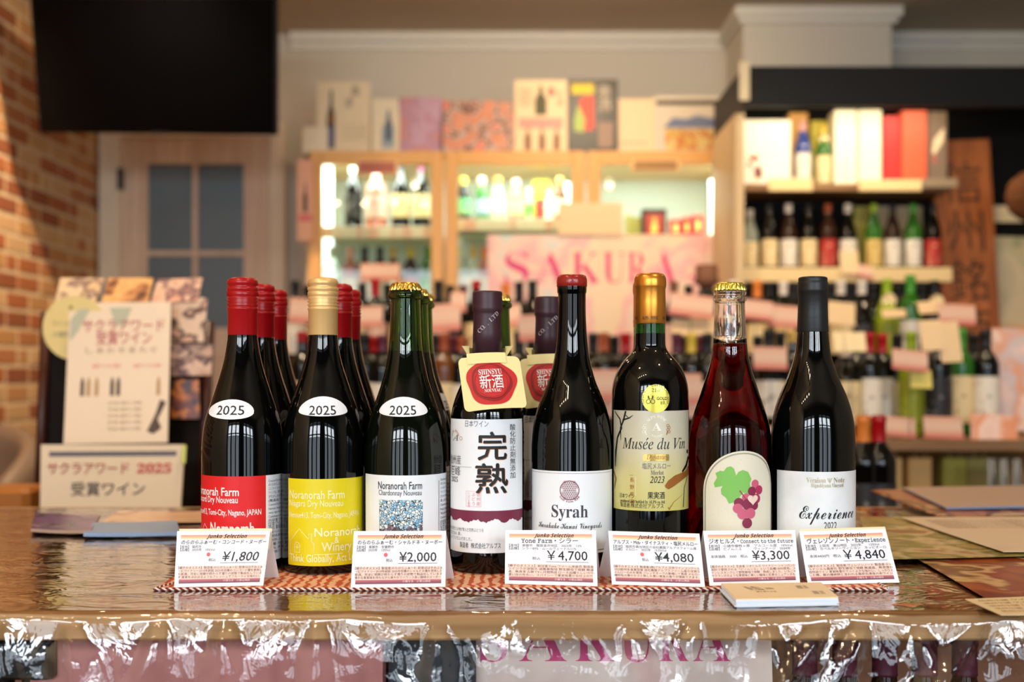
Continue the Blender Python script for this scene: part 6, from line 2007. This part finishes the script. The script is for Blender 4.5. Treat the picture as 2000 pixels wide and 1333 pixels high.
def d6f(q, p):
    q.poly(p, [(.07, .80), (.52, .80), (.52, .94), (.07, .94)], 0, 1); q.poly(p, [(.28, .30), (.52, .32), (.52, .78), (.22, .74)], 1, 2); q.poly(quad_lift(p), [(.12, .30), (.30, .28), (.34, .45), (.20, .66), (.12, .45)], 2, 2)
    text(q, p, '季', .60, .86, .76, .19, 3, None, 0, .03); text(q, p, '酒', .60, .86, .58, .19, 3, None, 0, .03); q.poly(p, [(.60, .08), (.88, .08), (.90, .42), (.60, .42)], 4, 1)
    return [mat('print_yellow', (222, 192, 30)), mat('print_scarlet', (222, 74, 54)), mat('print_lime', (166, 190, 90)), mat('print_offwhite', (222, 206, 182)), mat('print_mauve', (150, 122, 104))]
top_sheet(1110, 152, 1208, 294, 'black flyer with yellow, red and white printing on the refrigerator', mat('flyer_black', (36, 32, 28), .4), d6f, Y=4.97)
top_sheet(1200, 190, 1284, 294, 'plain peach flyer with faint lines on the refrigerator', mat('flyer_peach2', (232, 204, 164), .5), lambda q, p: (text(q, p, 'ALPS NAGANO', .12, .75, .18, .07, 0), [GRY][0:1])[1], Y=5.0)
def d8f(q, p):
    q.poly(p, [(.02, .84), (.96, .84), (.96, .92), (.02, .92)], 0, 1)
    q.poly(p, [(.12, .44), (.92, .44), (.88, .60), (.60, .66), (.45, .60), (.25, .62)], 1, 2); q.poly(p, [(.14, .06), (.92, .06), (.92, .42), (.14, .42)], 2, 1)
    return [mat('print_dark_row', (60, 52, 44)), mat('print_mountain', (112, 122, 150)), photo_mat('print_fields', (206, 160, 70), [(214, 176, 90), (200, 120, 60), (220, 190, 120)], 16)]
top_sheet(1280, 184, 1418, 294, 'pale landscape flyer with blue mountain and yellow fields on the refrigerator', mat('flyer_grey', (214, 200, 178), .5), d8f, Y=4.98)
flat_card('flyer', 'narrow salmon flyer stuck to the left side of the refrigerator', 'flyer', (580, 312, 612, 470), 4.86, 0, mat('salmon_flyer', (226, 166, 132), .5), builder=lambda q, p: (bottle_shape(q, p, .5, .35, .70, .14, 0), q.poly(p, [(.1, .24), (.9, .24), (.9, .32), (.1, .32)], 1, 1), [DK, mat('print_rose', (214, 100, 96))])[2])
carton(1394, 1418, 232, 4.90, WZ(332, 4.9), .05, mat('plain_white_box', (226, 212, 184), .5), 'slim cream box fixed at the right end of the refrigerator top') if False else None

# pink poster before the refrigerator, with a blank card above
def sakura_big(q, p):
    for (ch, a, b_) in (('S', .07, .17), ('A', .195, .325), ('K', .345, .465), ('U', .475, .565), ('R', .575, .655), ('A', .675, .778)):
        text(q, p, ch, a, b_, .685, .30, 0, 'bold', 0, -.012)
    q.poly(p, [(.832, .73), (.842, .74), (.852, .73), (.842, .705)], 0, 1)
    for cx in (.40, .56): q.ring(p, (cx, .30), .055, .010, 1, 24)
    q.stroke(p, [(.28, .12), (.45, .16), (.66, .14)], .012, 1)
    return [mat('magenta_ink', (222, 52, 120), .5), mat('soft_pink_ink', (236, 140, 150), .5)]
flat_card('poster', 'big pale pink poster with magenta capital letters hung before the refrigerator', 'poster', (952, 458, 1428, 760), 4.845, .01, photo_mat('blossom_poster', (238, 208, 172), [(240, 214, 178), (238, 180, 176), (240, 206, 186), (206, 214, 206)], 4.0), builder=sakura_big)
flat_card('card', 'blank peach card standing above the big pink poster', 'card', (1090, 396, 1216, 459), 4.84, .01, mat('blank_peach_card', (236, 200, 156), .5))

# ------------------------------------------------------------------ sign stand on the left
t = thing('side_table', 'small dark side table behind the left end of the counter', 'table', (-.74, 2.36, 0))
mb = MB(); mb.bevbox((-.145, -.20, .845), (.26, .20, .87), .004); mb.build('table_top', DARKWOOD, t)
for sx in (-.14, .22):
    for sy in (-.18, .15):
        mb = MB(); mb.box((sx, sy, 0), (sx + .03, sy + .03, .845)); mb.build('leg', DARKWOOD, t)
YS = 2.40
def at(c4, label, name, cat, m, t_=.006, builder=None, group=None):
    c = [Vector(W(x, y, Y)) for (x, y, Y) in c4]
    o = (c[0] + c[1]) / 2
    th = thing(name, label, cat, o, 0, group)
    mb = MB(); slab(mb, *c, t_, o); mb.build('sheet', m, th)
    if builder:
        q = MB(); ms = builder(q, quad_mp(*c, .0012, o)); q.build('print', ms, th)
    return th
st = thing('menu_stand', 'dark wooden leaflet stand on the left behind the white poster', 'stand', (WX(245, 2.48), 2.48, .871))
so = Vector(st.location)
c = [Vector(W(78, 1000, 2.42)), Vector(W(395, 1000, 2.42)), Vector(W(412, 630, 2.50)), Vector(W(92, 612, 2.50))]
c[0].z = c[1].z = .871
mb = MB(); slab(mb, *c, .03, so); mb.build('back_board', mat('black_brown_board', (20, 13, 9), .6, spec=.15), st)
for (a, b_) in ((c[0], c[3]), (c[1], c[2])):
    mb = MB(); mb.tube([tuple(a - so + Vector((0, -.006, .012))), tuple(b_ - so + Vector((0, -.006, 0)))], .011, 8); mb.build('side_rail', mat('mahogany_rail', (70, 30, 18), .4), st)
def posterL(q, p):
    text(q, p, 'サクラアワード', .14, .94, .79, .105, 0, None, 0, .01); text(q, p, '受賞ワイン', .28, .82, .70, .105, 0, None, 0, .01)
    for i, ch in enumerate('しあわせまたぐ'): text(q, p, ch, .18 + i * .105, .25 + i * .105, .635, .05, 1)
    q.poly(p, [(.02, .72), (.10, .80), (.22, .97), (.12, .97), (.02, .88)], 2, 1); q.poly(p, [(.40, .96), (.62, .96), (.54, .82), (.46, .84)], 2, 1)
    for (cx, m_) in ((.16, 3), (.22, 4), (.30, 4), (.45, 3), (.51, 3), (.90, 4)):
        q.poly(p, [(cx - .018, .33), (cx + .018, .33), (cx + .018, .42), (cx + .006, .46), (cx - .006, .46), (cx - .018, .42)], m_, 1)
    q.poly(p, [(.86, .06), (.94, .10), (.90, .16), (.98, .28), (.92, .30), (.88, .20), (.80, .08)], 3, 1)
    for i in range(5): text(q, p, '日本で飲もう最高のワイン受賞酒', .42, .74, .27 - i * .045, .025, 1)
    for i in range(2): text(q, p, '金賞ワインのご案内', .25 + .4 * i, .52 + .4 * i, .53, .03, 0)
    return [mat('rose_poster_ink', (232, 120, 130)), mat('poster_grey_ink', (172, 144, 118)), mat('poster_mint', (196, 196, 168)), mat('poster_dark_pic', (92, 70, 58)), mat('poster_tan_pic', (196, 154, 104))]
at([(124, 868, 2.33), (327, 865, 2.33), (334, 590, 2.41), (136, 592, 2.41)], 'tall white poster with pink Japanese headline on the left stand', 'poster', 'poster', mat('stand_poster_white', (250, 226, 196), .5), .003, posterL)
def signL(q, p):
    q.poly(p, [(.06, .82), (.95, .83), (.95, .90), (.06, .89)], 2, 1)
    text(q, p, 'サクラアワード', .05, .62, .565, .20, 0, None, 0, .018); text(q, p, '2025', .68, .92, .57, .20, 0, 'bold', 0, .018); text(q, p, '受賞ワイン', .22, .74, .25, .22, 1, None, 0, .018)
    return [mat('sign_red', (200, 70, 64)), mat('sign_dark', (84, 74, 70)), mat('sign_slate', (96, 92, 104))]
sg = at([(78, 1001, 2.20), (352, 999, 2.20), (360, 869, 2.24), (80, 869, 2.24)], 'low white sign with red and black Japanese words on the side table', 'table_sign', 'sign', mat('sign_cream', (236, 214, 184), .5), .006, signL)
mb = MB(); c = [Vector(W(354, 905, 2.205)) - Vector(sg.location), Vector(W(362, 905, 2.205)) - Vector(sg.location), Vector(W(364, 870, 2.235)) - Vector(sg.location), Vector(W(356, 870, 2.235)) - Vector(sg.location)]
slab(mb, *c, .002, Vector((0, 0, 0))); mb.build('green_tab', mat('green_tab', (190, 200, 110)), sg)
dv = W(146, 641, 2.405)
t = thing('round_sign', 'round pale yellow sign peeping out behind the white poster', 'sign', dv)
mb = MB(); mb.add([], []); pr = lambda u, v: (u, 0, v)
mb.disc(pr, (0, 0), .066, 0, 32, 2); mb.disc(lambda u, v: (u, .004, v), (0, 0), .066, 0, 32, 1)
mb.stroke(lambda u, v: (u, v, 0), [], 0) if False else None
vs = [( .066 * cos(2 * pi * i / 32), y, .066 * sin(2 * pi * i / 32)) for y in (0, .004) for i in range(32)]
mb.add(vs, [(i, (i + 1) % 32, 32 + (i + 1) % 32, 32 + i) for i in range(32)])
mb.build('disc', mat('round_sign_cream', (240, 214, 140), .5), t)
q = MB(); pp = lambda u, v: (u, -.0008, v)
text(q, pp, 'ワイン県', -.045, -.005, .004, .014, 0); text(q, pp, '小諸市', -.045, -.010, -.018, .014, 1)
q.disc(pp, (-.008, .042), .004, 0, 10, 1); q.disc(pp, (-.010, -.030), .004, 0, 10, 1)
q.build('print', [mat('round_olive', (160, 136, 60)), mat('round_grey', (120, 120, 110))], t)
for i, (pts, lb, base_, bl__) in enumerate((
        ([(106, 594, 2.46), (184, 594, 2.46), (205, 543, 2.50), (118, 543, 2.50)], 'cream postcard with a dark sketch, first on top of the leaflet stand', (240, 204, 156), [(244, 212, 168), (150, 120, 110), (240, 200, 150)]),
        ([(198, 592, 2.46), (288, 592, 2.46), (300, 543, 2.50), (212, 543, 2.50)], 'orange postcard with two small pictures, second on top of the leaflet stand', (236, 170, 104), [(242, 190, 120), (200, 130, 80), (110, 70, 46)]),
        ([(294, 592, 2.46), (385, 588, 2.46), (396, 543, 2.50), (308, 546, 2.50)], 'photo postcard with people, third on top of the leaflet stand', (226, 166, 140), [(236, 190, 160), (120, 80, 90), (230, 170, 140)]),
        ([(336, 668, 2.43), (398, 668, 2.43), (405, 582, 2.47), (336, 580, 2.47)], 'photo card with a dark figure right of the white poster', (226, 190, 164), [(230, 200, 176), (90, 70, 62), (208, 164, 144)]),
        ([(334, 735, 2.42), (412, 733, 2.42), (416, 672, 2.45), (334, 670, 2.45)], 'group photo card below the dark figure card', (200, 160, 140), [(226, 190, 170), (90, 66, 78), (206, 170, 150)]),
        ([(334, 818, 2.41), (390, 818, 2.41), (388, 742, 2.42), (334, 742, 2.42)], 'dark orange evening photo on the leaflet stand', (60, 36, 34), [(206, 120, 50), (120, 60, 44), (40, 36, 52)]))):
    at(pts, lb, 'postcard', 'postcard', photo_mat('postcard_%d' % i, base_, bl__, 26), .002)

# tub chair at the left edge
ch = thing('tub_chair', 'grey brown rounded tub chair at the left edge behind the counter', 'chair', (-1.40, 2.86, 0))
mb = MB(); vs, fs = [], []
na, nh = 26, 12
for side in (0, 1):
    for j in range(nh + 1):
        for i in range(na + 1):
            a = R(-30 + 240 * i / na); r = .235 if side == 0 else .185
            top_ = 1.02 - .14 * (abs(i / na - .5) * 2) ** 2.2
            z = .62 + (top_ - .62) * j / nh
            bulge = 1 + .05 * sin(pi * j / nh)
            if j == nh: r += (-.012 if side == 0 else .012)
            vs.append((r * bulge * cos(a), r * bulge * sin(a), z))
N = (nh + 1) * (na + 1)
for j in range(nh):
    for i in range(na):
        k = j * (na + 1) + i
        fs += [(k, k + 1, k + na + 2, k + na + 1), (N + k + 1, N + k, N + k + na + 1, N + k + na + 2)]
for i in range(na):
    k = nh * (na + 1) + i
    fs += [(k, k + 1, N + k + 1, N + k), (i + 1, i, N + i, N + i + 1)]
for j in range(nh):
    for i in (0, na):
        k = j * (na + 1) + i
        fs.append((k, k + na + 1, N + k + na + 1, N + k))
mb.add(vs, fs, smooth=True); mb.build('backrest', mat('taupe_leather', (150, 122, 98), .45), ch)
mb = MB(); mb.lathe([(.0004, .60), (.17, .60), (.20, .615), (.20, .67), (.185, .69), (.0004, .70)], 28); mb.build('seat', MATS['taupe_leather'], ch)
for k in range(4):
    a = pi / 4 + k * pi / 2
    mb = MB(); mb.tube([(.15 * cos(a), .15 * sin(a), .60), (.21 * cos(a), .21 * sin(a), 0)], [.016, .011], 8); mb.build('leg', DARKWOOD, ch)
t = thing('wooden_stool', 'orange brown wooden block stool beside the tub chair', 'stool', (WX(62, 2.4), 2.32, 0))
mb = MB(); mb.bevbox((-.05, -.06, .845), (.05, .06, .93), .012); mb.build('seat', mat('orange_wood', (176, 108, 42), .5), t)
for sx in (-.04, .03):
    for sy in (-.05, .04):
        mb = MB(); mb.box((sx, sy, 0), (sx + .014, sy + .014, .846)); mb.build('leg', MATS['orange_wood'], t)

# dark bottles on the shelf below the counter
for i, (px, c) in enumerate(((1572, 'leftmost'), (1650, 'second from the left'), (1728, 'third from the left'), (1806, 'fourth from the left'), (1884, 'rightmost'))):
    bg_bottle(px, 1.11, .681, 'bord', 'brown', 'purple', 'black', 'dark bottle under the counter right of the poster, %s of five' % c, .76, 'wine bottle', 'wine_bottle', .05, 'bottles under the counter')
